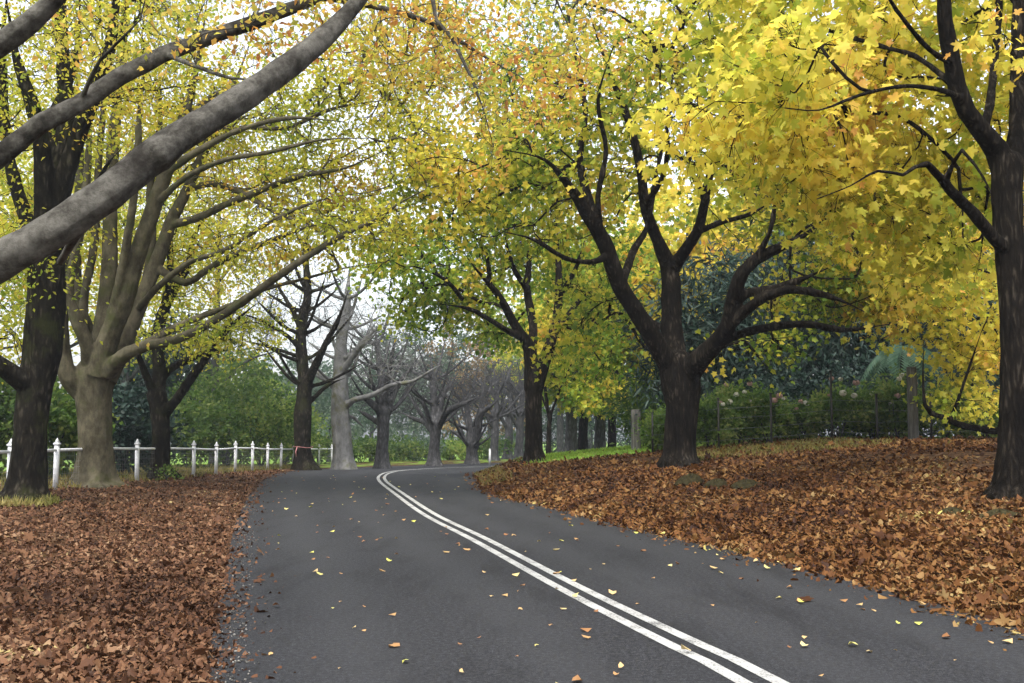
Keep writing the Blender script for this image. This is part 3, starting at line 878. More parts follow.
# the tree just out of view on the left whose limbs cross the picture
def near_tree():
    return T('copper_tree', 'smooth grey limbs with scattered orange leaves reaching in from beyond left edge', 'tree', AVENUE_L, 8.0,
      [(-330, 660, 0, 50), (-330, 600, 0, 42), (-325, 500, 0, 38), (-310, 420, 0, 40), (-290, 370, 0, 40)],
      [[(-300, 390, 0, 32), (-190, 345, -.3, 26), (-80, 300, -.5, 23), (0, 261, -.6, 19.5), (60, 227, -.6, 18.5), (110, 192, -.6, 18), (146, 162, -.5, 17.5), (158, 154, -.5, 18.5), (172, 143, -.45, 16), (190, 131, -.4, 15.5), (240, 99, -.2, 14.5), (290, 64, 0, 13), (330, 32, .2, 12), (365, -8, .4, 11), (400, -60, .6, 11), (450, -130, .9, 8)],
       [(-296, 385, 0, 24), (-180, 290, .4, 17), (-80, 210, .6, 13), (0, 156, .8, 10.5), (40, 124, .8, 10), (80, 104, .9, 9.5), (120, 77, 1, 9), (165, 54, 1.1, 8.5), (210, 37, 1.2, 8), (260, 20, 1.3, 7), (320, -3, 1.5, 6), (400, -30, 1.8, 5), (500, -60, 2.2, 3)],
       [(-292, 380, 0, 28), (-220, 240, -.4, 20), (-120, 130, -.6, 15), (-40, 72, -.7, 12.5), (0, 45, -.7, 11.5), (30, 22, -.7, 11), (60, -5, -.7, 10), (120, -60, -.6, 8), (200, -130, -.4, 5)],
           [(88, 218, -.6, 5), (60, 262, -.2, 3.5), (88, 225, .2, 4)],
       [(315, -5, 1.5, 4), (380, 8, 1.6, 3), (430, 22, 1.8, 2.6), (455, 38, 2, 2.2), (490, 60, 2.3, 1.6), (530, 82, 2.6, 1)],
       [(430, -30, 1.8, 3), (436, 20, 1.7, 2.4), (452, 38, 1.7, 2.2), (470, 75, 1.7, 1.9), (483, 108, 1.7, 1.5), (493, 145, 1.7, .8)],
       [(500, -60, 2.2, 3), (540, -30, 2.4, 2), (570, 30, 2.6, 1.2)],
       [(165, 54, 1.1, 3.5), (195, 66, .8, 2.4), (230, 78, .5, 1.8), (270, 80, .2, 1.2)],
       [(80, 104, .9, 3), (100, 60, .6, 2), (140, 20, .3, 1.4), (150, -20, 0, 1)]],
      [(430, 40, 1.8, 90, 70, .8, 1.6), (510, 60, 2.2, 80, 80, .8, 1.3), (170, 30, .8, 140, 45, .8, .9), (300, 0, 1.2, 90, 50, .8, .9), (250, -80, .5, 220, 70, 1, .8), (480, 130, 1.8, 45, 40, .5, .25), (580, 20, 2.4, 60, 60, .7, .6)],
      360, 3600, M['leaf_copper'], M['bark_limb'], 31, leaf=OVAL, size=.075, spray=(.10, .10, .07), twigs=4, twig_len=.2, tip=.0025, remesh=.014, sides=16, wander=.12, reach=3.0)


near_tree()

# ---- bare trees at the bend
def bare(label, Y, trunk, limbs, blobs, n, seed, bark='bark_grey', tip=.009):
    rg = random.Random(seed)
    stem = limbs[0]
    k = 49.0 / Y
    for i in range(15):
        q = stem[int((len(stem) - 1) * i / 15)]
        a = rg.uniform(.25, 1.25) * (1 if i % 2 else -1)
        ln = rg.uniform(50, 95) * k * (1 - .3 * i / 15)
        d = rg.uniform(-2.5, 2.5)
        limbs = limbs + [[(q[0], q[1], q[2], 2.3 * k), (q[0] + .3 * ln * math.sin(a) * 1.1, q[1] - .22 * ln * math.cos(a), q[2] + d * .3, 1.8 * k),
                          (q[0] + .65 * ln * math.sin(a), q[1] - .6 * ln * math.cos(a), q[2] + d * .7, 1.35 * k),
                          (q[0] + .95 * ln * math.sin(a), q[1] - 1.0 * ln * math.cos(a), q[2] + d, .9 * k)]]
    return T('bare_tree', label, 'tree', BARE, Y, trunk, limbs, blobs, int(n * .9), 0, None, M[bark], seed, remesh=.045, twigs=3, twig_len=.9, tip=tip, droop=-.3, wander=.05, reach=3.2)


bare('leafless dark tree with swollen bole and pink tape beside the fence end', 49.0,
     [(305, 470, 0, 12), (303, 455, 0, 8.5), (302, 432, 0, 8.5), (303, 414, 0, 9), (304, 398, 0, 7.5), (305, 382, 0, 7.5)],
     [[(305, 388, 0, 6.5), (302, 362, .2, 6), (301, 335, .4, 5.5), (304, 312, .6, 5), (308, 292, .8, 4), (306, 250, 1, 3), (312, 200, 1.3, 1.5)],
      [(306, 386, 0, 5), (313, 370, -.4, 4.5), (319, 358, -.7, 4), (325, 345, -1, 3.2), (338, 320, -1.5, 2.5), (350, 285, -2, 1.5)],
      [(301, 350, .3, 3), (290, 338, -.3, 2.5), (275, 328, -1, 2), (255, 318, -1.6, 1.5), (235, 312, -2, 1)],
      [(302, 340, .4, 3), (295, 315, .6, 2.5), (283, 295, 1, 2), (270, 270, 1.4, 1.2)],
      [(307, 404, 0, 3), (316, 396, .6, 2.5), (328, 385, 1.2, 2), (345, 378, 1.8, 1.2)],
      [(302, 358, .2, 2.5), (285, 352, 1, 2), (262, 345, 1.8, 1.5), (240, 340, 2.4, 1)]],
     [(300, 300, 0, 60, 55, 4, 2), (265, 320, 0, 45, 35, 3, 1.2), (320, 240, 0, 60, 60, 4, 1)], 420, 41, 'bark_mossy')
bare('leafless tree with thick pale grey trunk at road edge by last fence post', 51.5,
     [(344, 469, 0, 12), (343, 455, 0, 10), (341, 430, 0, 9.5), (340, 400, 0, 9), (340, 380, 0, 8)],
     [[(340, 385, 0, 7.5), (340, 360, .2, 6.5), (343, 330, .4, 5.5), (347, 300, .6, 4), (350, 260, .9, 2)],
      [(344, 408, 0, 4), (354, 400, -.5, 3.2), (372, 395, -1, 2.7), (392, 385, -1.5, 2.3), (413, 381, -2, 1.9), (435, 368, -2.5, 1.5), (452, 360, -3, 1)],
      [(338, 392, 0, 3.5), (328, 380, .5, 2.8), (318, 372, 1, 2.2), (308, 352, 1.5, 1.4)],
      [(342, 372, 0, 4), (356, 352, -.5, 3), (370, 335, -1, 2), (388, 318, -1.5, 1.2)],
      [(344, 415, 0, 2.5), (354, 418, .6, 2), (364, 428, 1, 1.3)]],
     [(345, 320, 0, 50, 50, 4, 1.5), (400, 365, -1.5, 45, 25, 3, .8), (375, 330, -1, 40, 40, 3, 1)], 330, 42, 'bark_pale')
bare('leafless dark tree forking low just right of the pale grey trunk', 54.5,
     [(382, 467, 0, 9), (382, 455, 0, 6.5), (383, 430, 0, 6), (384, 412, 0, 7)],
     [[(384, 416, 0, 6), (383, 395, .3, 5), (381, 370, .6, 4), (377, 345, 1, 2.5), (374, 320, 1.3, 1.5)],
      [(383, 418, 0, 4), (374, 405, -.5, 3.2), (364, 398, -1, 2.6), (352, 392, -1.5, 1.6)],
      [(386, 416, 0, 4), (393, 396, .5, 3.5), (403, 378, 1, 2.6), (418, 362, 1.5, 1.5)],
      [(384, 405, 0, 4), (388, 378, -.5, 3.2), (393, 350, -1, 2), (400, 325, -1.4, 1.2)],
      [(380, 424, 0, 3), (368, 416, .5, 2.5), (358, 410, 1, 1.6)]],
     [(385, 360, 0, 48, 42, 4, 2), (365, 395, -1, 30, 18, 3, .5), (410, 365, 1, 30, 30, 3, .7)], 330, 43)
bare('leafless tree with wide low boughs where the road bends right', 62.0,
     [(434, 465, 0, 8), (434, 452, 0, 5.6), (435, 435, 0, 5.5), (435, 424, 0, 6.5)],
     [[(435, 428, 0, 5), (434, 405, .3, 4), (433, 380, .6, 3), (430, 350, 1, 1.5)],
      [(438, 428, 0, 4), (445, 414, -.5, 3.5), (455, 407, -1, 3), (468, 402, -1.5, 2.2), (480, 396, -2, 1.3)],
      [(432, 430, 0, 3.5), (424, 422, .5, 2.8), (412, 418, 1, 2), (402, 412, 1.6, 1.2)],
      [(431, 425, 0, 3), (424, 405, -.5, 2.2), (412, 395, -1, 1.3)],
      [(438, 420, 0, 3), (444, 395, .5, 2.2), (452, 375, 1, 1.3)]],
     [(435, 385, 0, 42, 32, 4, 2), (462, 395, -1, 24, 16, 3, .6), (410, 405, 1, 20, 14, 2, .5)], 330, 44, tip=.011)
bare('leafless twin stemmed tree beside the small white marker post', 67.0,
     [(472, 464, 0, 8), (472, 455, 0, 5.8), (472, 444, 0, 6)],
     [[(471, 448, 0, 4.5), (470, 430, .3, 4), (466, 405, .6, 2.5), (460, 380, 1, 1.3)],
      [(474, 448, 0, 4.5), (478, 430, -.3, 4), (481, 414, -.6, 3.2), (492, 405, -1, 2), (502, 396, -1.5, 1.2)],
      [(470, 446, 0, 3), (460, 436, .5, 2.2), (447, 428, 1, 1.4)],
      [(480, 420, -.5, 2.5), (483, 395, 0, 1.8), (486, 370, .5, 1.1)]],
     [(475, 390, 0, 34, 30, 4, 2), (455, 415, 1, 18, 16, 3, .5)], 260, 45, tip=.011)
for i, (px, Y, lab) in enumerate([(494, 75, 'leafless thin tree leaning over the road beyond the small white marker post'),
                                  (508, 82, 'leafless grey tree furthest along the left verge past the bend'),
                                  (519, 78, 'slender greenish bare trunk standing just left of the slim forked tree')]):
    bare(lab, Y, [(px, 462, 0, 5.5), (px, 450, 0, 4.2), (px + 1, 430, 0, 4), (px + 1, 412, 0, 3.6)],
         [[(px + 1, 418, 0, 3.4), (px + 3, 395, .3, 2.6), (px - 1, 365, .6, 1.3)], [(px, 425, 0, 2.4), (px + 9, 408, .5, 1.8), (px + 18, 392, 1, 1)],
          [(px, 430, 0, 2.4), (px - 8, 415, -.5, 1.8), (px - 15, 400, -1, 1)]],
         [(px, 385, 0, 24, 26, 3, 1)], 170, 46 + i, tip=.012)

# pink tape tied round the dark bare tree
mb = MB()
p0 = P(303, 447, 49.0)
ang = np.linspace(0, 2 * math.pi, 25)
mb.tube(np.stack([p0[0] + .43 * np.cos(ang), p0[1] + .43 * np.sin(ang), p0[2] + .03 * np.sin(ang * 2)], 1), np.full(25, .011), 6, False)
mb.tube([p0 + [-.18, -.44, 0], p0 + [-.22, -.5, -.2], p0 + [-.2, -.48, -.42]], [.022, .02, .014], 5)
tag(mb.build('ribbon', M['tape'], smooth=True), 'faded pink tape tied around a bare tree trunk by the fence', 'tape')

# ---- thick trunks with yellow crowns beyond the lawn
for i, (px, py, Y, r, lab) in enumerate([
        (571, 455, 56, 6.5, 'broad brown trunk beyond the lawn, left of its close dark twin'),
        (583, 455, 57, 5.2, 'dark trunk beyond the lawn touching the broad brown one on its right'),
        (600, 453, 58, 6, 'brown tree beyond the lawn under hanging golden leaves, right of the dark pair'),
        (549, 457, 54, 2.8, 'thin dark sapling trunk just right of the slim forked tree'),
        (612, 452, 66, 4.5, 'small far trunk between the golden leaves and the cut post')]):
    T('autumn_tree', lab, 'tree', 'thick trunks past the lawn', Y,
      [(px, py, 0, r * 1.3), (px, py - 10, 0, r), (px, py - 28, 0, r * .9), (px + 1, py - 45, 0, r * .85)],
      [[(px, py - 40, 0, r * .8), (px - 4, py - 75, .3, r * .6), (px - 2, py - 130, .6, r * .4), (px, py - 200, .9, 1.5)],
       [(px + 1, py - 40, 0, r * .6), (px + 12, py - 70, -.6, r * .4), (px + 28, py - 105, -1.2, 1.3)],
       [(px, py - 42, 0, r * .5), (px - 12, py - 72, -.6, r * .35), (px - 26, py - 95, -1.2, 1.2)]],
      [(px, py - 110, 0, 48, 42, 4, 1.2), (px + 5, py - 170, 0, 60, 60, 4.5, 1.5), (px + 12, py - 62, -1, 34, 18, 2.5, .45)] if r > 3 else [(px, py - 110, 0, 22, 40, 2, 1)],
      190 if r > 3 else 70, 5600 if r > 3 else 1500, M['leaf_lime'] if i % 2 == 0 else M['leaf_yellow'], M['bark_grey'] if i in (0, 2) else M['bark_dark'], 60 + i,
      size=.24, remesh=.05, tip=.01)


# ------------------------------------------------------------------ shrubs and background trees
def shrub(name, label, cat, group, x, y, rx, h, n, leaves, mat, seed, leaf=OVAL, size=.13, stems=M['bark_grey'], z0=.25, flowers=0, fmat=None):
    z = hz(x, y)
    rng = np.random.default_rng(seed)
    root = thing(name, label, cat, (x, y, z), group)
    L = []
    for k in range(5):
        a = k * 1.26 + rng.random()
        e = np.array([math.cos(a) * rx * .4, math.sin(a) * rx * .4, h * .55])
        pts = catmull(np.array([[0, 0, -.1], e * .4 + rng.normal(size=3) * .05, e]), .2) + [x, y, z]
        L.append((pts, np.linspace(.022, .012, len(pts)) * max(1, h / 2), True))
    d = norm(rng.normal(size=(n, 3))) * rng.random((n, 1)) ** .4
    # lumpy outline
    lump = 1 + .25 * np.sin(d[:, 0] * 5 + seed) * np.sin(d[:, 2] * 4 + d[:, 1] * 5)
    pts = np.array([x, y, z + h * .55]) + d * lump[:, None] * np.array([rx, rx, h * .48])
    A, R, br = grow(rng, L, pts, .15, 9, .004)
    sb = MB()
    for p, r, _ in L:
        sb.tube(p, r, 6)
    lp = []
    for j, ids in br:
        seq = [j] + ids
        r = R[seq]
        r[0] = min(r[0], r[1] * 1.2)
        sb.tube(A[seq], r, 3, False)
        lp += [A[i] for i in ids[len(ids) // 2:]]
    sb.build('stems', stems, root, (x, y, z))
    lp = np.array(lp)
    pos = lp[rng.integers(0, len(lp), leaves)] + rng.normal(size=(leaves, 3)) * np.array([.14, .14, .1]) * max(1, rx)
    pos[:, 2] = np.maximum(pos[:, 2], z + .03)
    fx, fy, fz = frames(rng, leaves, norm(pos - [x, y, z + h * .3]), .5, .1)
    fb = MB()
    fb.scatter(leaf[0], leaf[1], pos, fx, fy, fz, size * rng.uniform(.6, 1.2, leaves))
    fb.build('foliage', mat, root, (x, y, z))
    for k in range(flowers):
        q = d[rng.integers(n)]
        q = norm(q * [1, 1, .6] + [0, -.5, .7])
        c = np.array([x, y, z + h * .55]) + q * np.array([rx, rx, h * .47])
        m = 46
        pp = norm(rng.normal(size=(m, 3)))
        ff = MB()
        fr = rng.uniform(.05, .1)
        zz = pp
        xx = norm(np.cross(zz, rng.normal(size=(m, 3))))
        ff.scatter([(-.5, -.5, 0), (.5, -.5, 0), (.5, .5, .1), (-.5, .5, .1)], [[0, 1, 2, 3]], c + pp * fr * np.array([1, 1, .8]), xx, np.cross(zz, xx), zz, np.full(m, fr * .6))
        ff.build('flower_head', fmat[k % len(fmat)] if isinstance(fmat, list) else fmat, root, (x, y, z))
    return root


HYD = 'hydrangea bushes behind the garden fence'
hyd = [(664, 33.5, .75, 1.25, 2, 'pale green bush just right of the cut post and left of the dark spreading trunk'),
       (708, 31.5, .95, 1.55, 5, 'hydrangea with faded mauve heads around the first thin iron post'),
       (738, 32.5, .85, 1.95, 4, 'bright leafy hydrangea between the two shorter iron posts'),
       (768, 32, .8, 1.45, 4, 'hydrangea behind the second iron post with a white head near its top'),
       (800, 32.5, .9, 1.15, 5, 'greyish hydrangea with white heads between second and tall iron posts'),
       (838, 32, 1.0, 1.8, 7, 'hydrangea with a row of dusky pink heads behind the tall iron post'),
       (872, 32.5, .9, 1.35, 4, 'dense green bush below the drooping fern fronds, left of grey pole'),
       (898, 32, .7, 1.85, 5, 'bush touching the left side of the grey timber pole'),
       (945, 32.5, 1.1, 1.5, 3, 'bush under the low drooping bough right of the grey pole'),
       (985, 32.5, 1.0, 1.4, 2, 'bush nearest the rightmost trunk behind the drooping bough')]
for i, (px, Y, rx, h, nf, lab) in enumerate(hyd):
    shrub('hydrangea_bush', lab, 'bush', HYD, (px - 512) / F * Y, Y, rx, h, 85, 2600, M['leaf_hydrangea' if i % 3 else 'leaf_bright'], 100 + i, size=.14, flowers=nf,
          fmat=[M['flower_pink'], M['flower_white']] if i % 2 else [M['flower_white'], M['flower_pink']])


def back_tree(name, label, cat, group, x, y, h, rx, cz, rz, n, leaves, mat, bark, seed, leaf=OVAL, size=.25, tr=.25, droop=.3, up=.45, spray=(.4, .4, .3), tip=.012, lean=0):
    z = hz(x, y)
    rng = np.random.default_rng(seed)
    root = thing(name, label, cat, (x, y, z), group)
    t = np.array([[0, 0, -.3, tr * 1.4], [0, 0, .4, tr * 1.05], [lean * .3, 0, h * .35, tr * .8], [lean, .1, h * .65, tr * .5], [lean, 0, h * .93, tr * .12]])
    c = catmull(t, .4) + [x, y, z, 0]
    L = [(c[:, :3], c[:, 3], True)]
    k = 7
    for i in range(k):
        a = i * 2.4 + rng.random()
        s = c[int(len(c) * (.25 + .5 * i / k))]
        e = s[:3] + np.array([math.cos(a) * rx * .6, math.sin(a) * rx * .6, rz * .35])
        q = catmull(np.array([s[:3], (s[:3] + e) / 2 + [0, 0, .1 * rx], e]), .4)
        L.append((q, np.linspace(s[3] * .6, .03, len(q)), True))
    d = norm(rng.normal(size=(n, 3))) * rng.random((n, 1)) ** .4
    lump = 1 + .3 * np.sin(d[:, 0] * 4 + seed) * np.sin(d[:, 2] * 5 + d[:, 1] * 4)
    pts = np.array([x + lean, y, z + cz]) + d * lump[:, None] * np.array([rx, rx, rz])
    A, R, br = grow(rng, L, pts, .12, 14, tip)
    tb = MB()
    for p, r, _ in L:
        tb.tube(p, r, 9)
    bb, lp, ld = tb, [], []
    for j, ids in br:
        seq = [j] + ids
        r = R[seq].copy()
        r[0] = min(r[0], r[1] * 1.2)
        bb.tube(A[seq], r, 3, False)
        lp += [A[i] for i in ids[len(ids) // 2:]]
        ld += [norm(A[ids[-1]] - A[j])] * (len(ids) - len(ids) // 2)
    bb.build('trunk', bark, root, (x, y, z), True)
    if leaves:
        lp, ld = np.array(lp), np.array(ld)
        kk = rng.integers(0, len(lp), leaves)
        pos = lp[kk] + rng.normal(size=(leaves, 3)) * np.array(spray)
        fx, fy, fz = frames(rng, leaves, ld[kk], up, droop)
        cb = MB()
        cb.scatter(leaf[0], leaf[1], pos, fx, fy, fz, size * rng.uniform(.6, 1.2, leaves))
        cb.build('crown', mat, root, (x, y, z))
    return root


def xat(px, Y):
    return (px - 512) / F * Y


EVG = 'dark evergreens behind the garden'
for i, (px, Y, h, rx, lab) in enumerate([
        (715, 39, 6.5, 3.0, 'blue green evergreen behind the garden just right of the dark spreading trunk'),
        (795, 41, 8.5, 3.6, 'large dark evergreen filling the gap above the hydrangeas'),
        (880, 42, 9.5, 3.6, 'very dark evergreen behind the fern fronds and grey pole'),
        (960, 42, 9, 3.6, 'dark evergreen behind the low drooping yellow bough'),
        (1060, 40, 11, 3.6, 'dark evergreen hidden behind the rightmost trunk')]):
    back_tree('evergreen_tree', lab, 'tree', EVG, xat(px, Y), Y, h, rx, h * .48, h * .5, 330, 9000, M['leaf_dark'], M['bark_dark'], 200 + i, leaf=BLADE, size=.45, droop=.9, tr=.22)
for i, (px, Y, h, rx, mat, lab) in enumerate([
        (640, 62, 12, 4.5, 'leaf_lime', 'pale lime tree beyond the cut post'),
        (690, 56, 14, 5, 'leaf_yellow', 'tall golden tree far behind the dark spreading trunk'),
        (765, 60, 17, 6, 'leaf_lime', 'tall lime green tree rising behind the large dark evergreen'),
        (880, 58, 17, 6, 'leaf_yellow', 'tall yellow tree rising behind the very dark evergreen'),
        (560, 88, 16, 6, 'leaf_lime', 'yellow green tree far past the lawn and bend')]):
    back_tree('autumn_tree', lab, 'tree', 'tall autumn trees beyond the garden', xat(px, Y), Y, h, rx, h * .62, h * .4, 300, 7500, M[mat], M['bark_grey'], 220 + i, leaf=MAPLE, size=.34, tr=.3)

LBK = 'yellow trees beyond the white fence'
for i, (px, Y, h, rx, mat, lab) in enumerate([
        (-60, 40, 14, 5, 'leaf_beech', 'yellow green tree beyond the fence behind the left edge trunk'),
        (30, 46, 16, 5, 'leaf_beech', 'tall pale yellow tree beyond the fence behind the dark upright stems'),
        (125, 52, 18, 5.5, 'leaf_beech', 'tall yellow tree beyond the fence behind the massive olive trunk'),
        (215, 60, 18, 5.5, 'leaf_beech', 'thin yellow tree beyond the fence right of the mossy tree')]):
    back_tree('autumn_tree', lab, 'tree', LBK, xat(px, Y), Y, h, rx, h * .64, h * .38, 330, [9000, 8000, 8000, 5000][i], M[mat], M['bark_grey'], 240 + i, size=.24, tr=.25)
LSH = 'green bushes beyond the white fence'
for i, (px, Y, rx, h, mat, lab) in enumerate([
        (-5, 31, 1.8, 3.2, 'leaf_green', 'green bush beyond fence at extreme left behind the dark trunk'),
        (55, 33, 1.6, 2.9, 'leaf_bright', 'bright green bush between the dark trunk and the massive olive trunk'),
        (125, 37, 1.8, 3.0, 'leaf_dark', 'dark bluish bush between the olive trunk and the mossy tree'),
        (190, 48, 2.2, 3.2, 'leaf_green', 'dull green bush behind the fence right of the mossy tree'),
        (228, 52, 2.6, 4.6, 'leaf_green', 'tall mid green bush behind the fence near its middle posts'),
        (262, 54, 2.4, 4.2, 'leaf_bright', 'bright green bush left of the dark swollen bare tree'),
        (285, 60, 2.2, 3.2, 'leaf_bright', 'lower bright bush touching the dark swollen bare tree')]):
    shrub('garden_bush', lab, 'bush', LSH, xat(px, Y), Y, rx, h, 150, 4200, M[mat], 260 + i, size=.22)
for i, (px, Y, h, rx, mat, lab) in enumerate([
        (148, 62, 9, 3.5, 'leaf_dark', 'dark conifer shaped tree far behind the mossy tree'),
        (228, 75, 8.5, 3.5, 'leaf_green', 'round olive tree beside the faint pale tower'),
        (288, 95, 9, 4, 'leaf_haze_grey', 'hazy grey green tree right of the faint pale tower'),
        (330, 110, 10, 5, 'leaf_haze_grey', 'hazy tree showing between the dark and pale bare trunks'),
        (372, 118, 14, 6, 'leaf_haze_grey', 'hazy tree behind the fork of the low forking bare tree'),
        (415, 125, 16, 6.5, 'leaf_haze_grey', 'large hazy tree left of the wide boughed bare tree'),
        (452, 120, 17, 6.5, 'leaf_haze_grey', 'large hazy tree right of the wide boughed bare tree'),
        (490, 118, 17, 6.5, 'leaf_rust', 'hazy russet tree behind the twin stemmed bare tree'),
        (525, 122, 18, 7, 'leaf_haze_grey', 'tall hazy tree behind the slim forked tree'),
        (590, 115, 17, 7, 'leaf_haze_grey', 'tall hazy tree far behind the thick lawn trunks')]):
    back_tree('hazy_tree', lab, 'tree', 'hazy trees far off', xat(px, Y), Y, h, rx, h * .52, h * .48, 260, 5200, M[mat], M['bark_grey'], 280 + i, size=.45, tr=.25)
HED = 'low hedge bushes along the outside of the bend'
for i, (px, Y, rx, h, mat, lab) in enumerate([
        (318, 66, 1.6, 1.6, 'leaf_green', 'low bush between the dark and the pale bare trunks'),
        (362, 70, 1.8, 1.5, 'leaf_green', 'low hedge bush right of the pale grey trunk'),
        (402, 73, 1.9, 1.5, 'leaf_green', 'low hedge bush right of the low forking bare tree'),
        (420, 75, 1.7, 1.8, 'leaf_haze_grey', 'greyish low bush left of the wide boughed bare tree'),
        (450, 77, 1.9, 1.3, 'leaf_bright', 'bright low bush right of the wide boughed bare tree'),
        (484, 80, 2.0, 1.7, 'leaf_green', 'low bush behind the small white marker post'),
        (510, 86, 2.2, 1.9, 'leaf_haze_grey', 'low bush furthest along the bend by the bank'),
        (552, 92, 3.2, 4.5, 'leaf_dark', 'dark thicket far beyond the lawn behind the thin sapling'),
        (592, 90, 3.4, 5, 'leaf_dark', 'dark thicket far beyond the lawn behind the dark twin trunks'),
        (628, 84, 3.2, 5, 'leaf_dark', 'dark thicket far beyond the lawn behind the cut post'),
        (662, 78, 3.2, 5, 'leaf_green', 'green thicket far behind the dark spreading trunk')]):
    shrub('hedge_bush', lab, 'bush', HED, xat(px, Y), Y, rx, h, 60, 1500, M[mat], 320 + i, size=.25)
UND = [(735, 36.5, 2.2, 2.3, 'leaf_dark', 'dark undergrowth bush behind the hydrangeas near the two short iron posts'),
       (812, 37, 2.4, 2.5, 'leaf_dark', 'dark undergrowth bush behind the hydrangeas near the tall iron post'),
       (885, 37, 2.4, 2.4, 'leaf_dark', 'dark undergrowth bush behind the grey timber pole'),
       (965, 37, 2.6, 2.4, 'leaf_dark', 'dark undergrowth bush behind the low drooping bough'),
       (668, 40, 2.0, 2.2, 'leaf_green', 'green undergrowth bush behind the dark spreading trunk')]
for i, (px, Y, rx, h, mat, lab) in enumerate(UND):
    shrub('garden_bush', lab, 'bush', 'undergrowth bushes behind the hydrangeas', xat(px, Y), Y, rx, h, 130, 4200, M[mat], 360 + i, size=.2)

# small shrub and tufts at trunk feet
shrub('small_shrub', 'small yellowish shrub growing at foot of the dark mossy tree', 'shrub', None, xat(172, 33), 33 - .2, .28, .36, 24, 150, M['leaf_bright'], 401, size=.11)


def tuft(label, x, y, n, rad, h, seed, mat):
    rng = np.random.default_rng(seed)
    z = hz(x, y)
    a = rng.random(n) * 6.283
    r = rad * np.sqrt(rng.random(n))
    pos = np.stack([x + r * np.cos(a), y + r * np.sin(a), np.zeros(n)], 1)
    pos[:, 2] = height(pos[:, 0], pos[:, 1]) - .01
    ax = norm(np.stack([rng.normal(size=n) * .5, rng.normal(size=n) * .5, np.ones(n)], 1))
    ay = norm(np.cross(ax, rng.normal(size=(n, 3))))
    b_ = MB()
    b_.scatter(GRASSB[0], GRASSB[1], pos, ax, ay, np.cross(ax, ay), h * rng.uniform(.5, 1.2, n))
    o = b_.build('grass_tuft', mat, None, (x, y, z))
    o.location = (x, y, z)
    return tag(o, label, 'grass tuft')


tuft('yellow green grass tuft around foot of the thick dark left trunk', xat(20, 20.3), 20.2, 700, .75, .2, 1, M['grass_dry'])
tuft('small grass tuft right of the thick dark left trunk', xat(48, 21), 20.9, 260, .3, .22, 2, M['grass_dry'])

# ------------------------------------------------------------------ white fence on the left
FX = -10.75
posts_y = [18.0, 20.9, 23.7] + [26.1 + 2.82 * k for k in range(15)]


def fence_x(y):
    return FX + .9 * max(0, (y - 52) / 14) ** 2 * 1.0


fr = thing('white_fence', 'white post and rail fence with pointed post caps and wire mesh along left verge', 'fence', (FX, 26.1, hz(FX, 26.1)))
org = np.array(fr.location)
pp = []
for k, y in enumerate(posts_y):
    x = fence_x(y)
    pp.append(np.array([x, y, hz(x, y)]))
cap_top = 1.20
post_me = MB()
post_me.box((0, 0, .50), (.098, .098, 1.10))
pm = post_me.mesh('post')
pm.materials.append(M['white_paint'])
cap = MB()
cap.box((0, 0, .025), (.135, .135, .045))
cap.box((0, 0, .105), (.105, .105, .12), .12)
cm = cap.mesh('post_cap')
cm.materials.append(M['white_paint'])
for k, q in enumerate(pp):
    o = bpy.data.objects.new('post', pm)
    COL.objects.link(o)
    o.parent = fr
    o.location = tuple(q - org)
    o.rotation_euler = (random.Random(k).uniform(-.012, .012), random.Random(k + 50).uniform(-.012, .012), 0)
    c_ = bpy.data.objects.new('post_cap', cm)
    COL.objects.link(c_)
    c_.parent = o
    c_.location = (0, 0, 1.05)
for k in range(len(pp) - 1):
    r = MB()
    a, c_ = pp[k] + [0, 0, .93], pp[k + 1] + [0, 0, .93]
    e = norm(c_ - a)
    r.tube([a + e * .06, (a + c_) / 2 + [0, 0, -.008], c_ - e * .06], [.034] * 3, 8)
    r.build('rail', M['white_paint'], fr, org, True)
w = MB()
for k in range(len(pp) - 1):
    a, c_ = pp[k], pp[k + 1]
    for hgt in (.08, .22, .36, .5, .64, .78, .88):
        w.tube([a + [0, 0, hgt], c_ + [0, 0, hgt]], [.0028] * 2, 3, False)
    for t in np.linspace(.03, .97, 20):
        g0 = a + (c_ - a) * t
        w.tube([g0 + [0, 0, .06], g0 + [0, 0, .9]], [.0022] * 2, 3, False)
w.build('wire_mesh', M['wire'], fr, org)

# small white marker post by the bend
x, Y = xat(490, 66), 66
mk = MB()
mk.box((0, 0, .45), (.12, .08, .95))
mk.box((0, 0, .95), (.12, .08, .06), .4)
o = mk.build('marker_post', M['white_paint'])
o.location = (x, Y, hz(x, Y))
tag(o, 'small white marker post beside the road at the bend', 'post')

# far pale tower
x, Y = xat(268, 330), 330
tz = hz(x, Y)
tw = thing('tower', 'faint slender pale tower far off in the haze left of bare trees', 'tower', (x, Y, tz))
s = MB()
s.box((0, 0, 17), (2.6, 2.6, 36), .72)
s.build('shaft', M['tower'], tw)
s = MB()
s.box((0, 0, 35.6), (2.5, 2.5, 1.2))
s.build('belfry', M['tower'], tw)
s = MB()
s.box((0, 0, 42.2), (1.8, 1.8, 12), .04)
s.build('spire', M['tower'], tw)

# ------------------------------------------------------------------ right side furniture
x, Y = xat(912, 29), 29.0
z = hz(x, Y)
tp = thing('timber_post', 'round grey timber pole standing among bushes behind the bank', 'post', (x, Y, z))
s = MB()
s.tube(np.stack([np.zeros(9), np.zeros(9), np.linspace(-.3, 1.95, 9)], 1), np.linspace(.14, .128, 9), 16)
s.build('pole', M['old_wood'], tp, smooth=True)
s = MB()
s.tube([[0, 0, 1.952], [0, 0, 1.99]], [.138, .11], 16)
s.build('top_cap', M['old_wood'], tp)

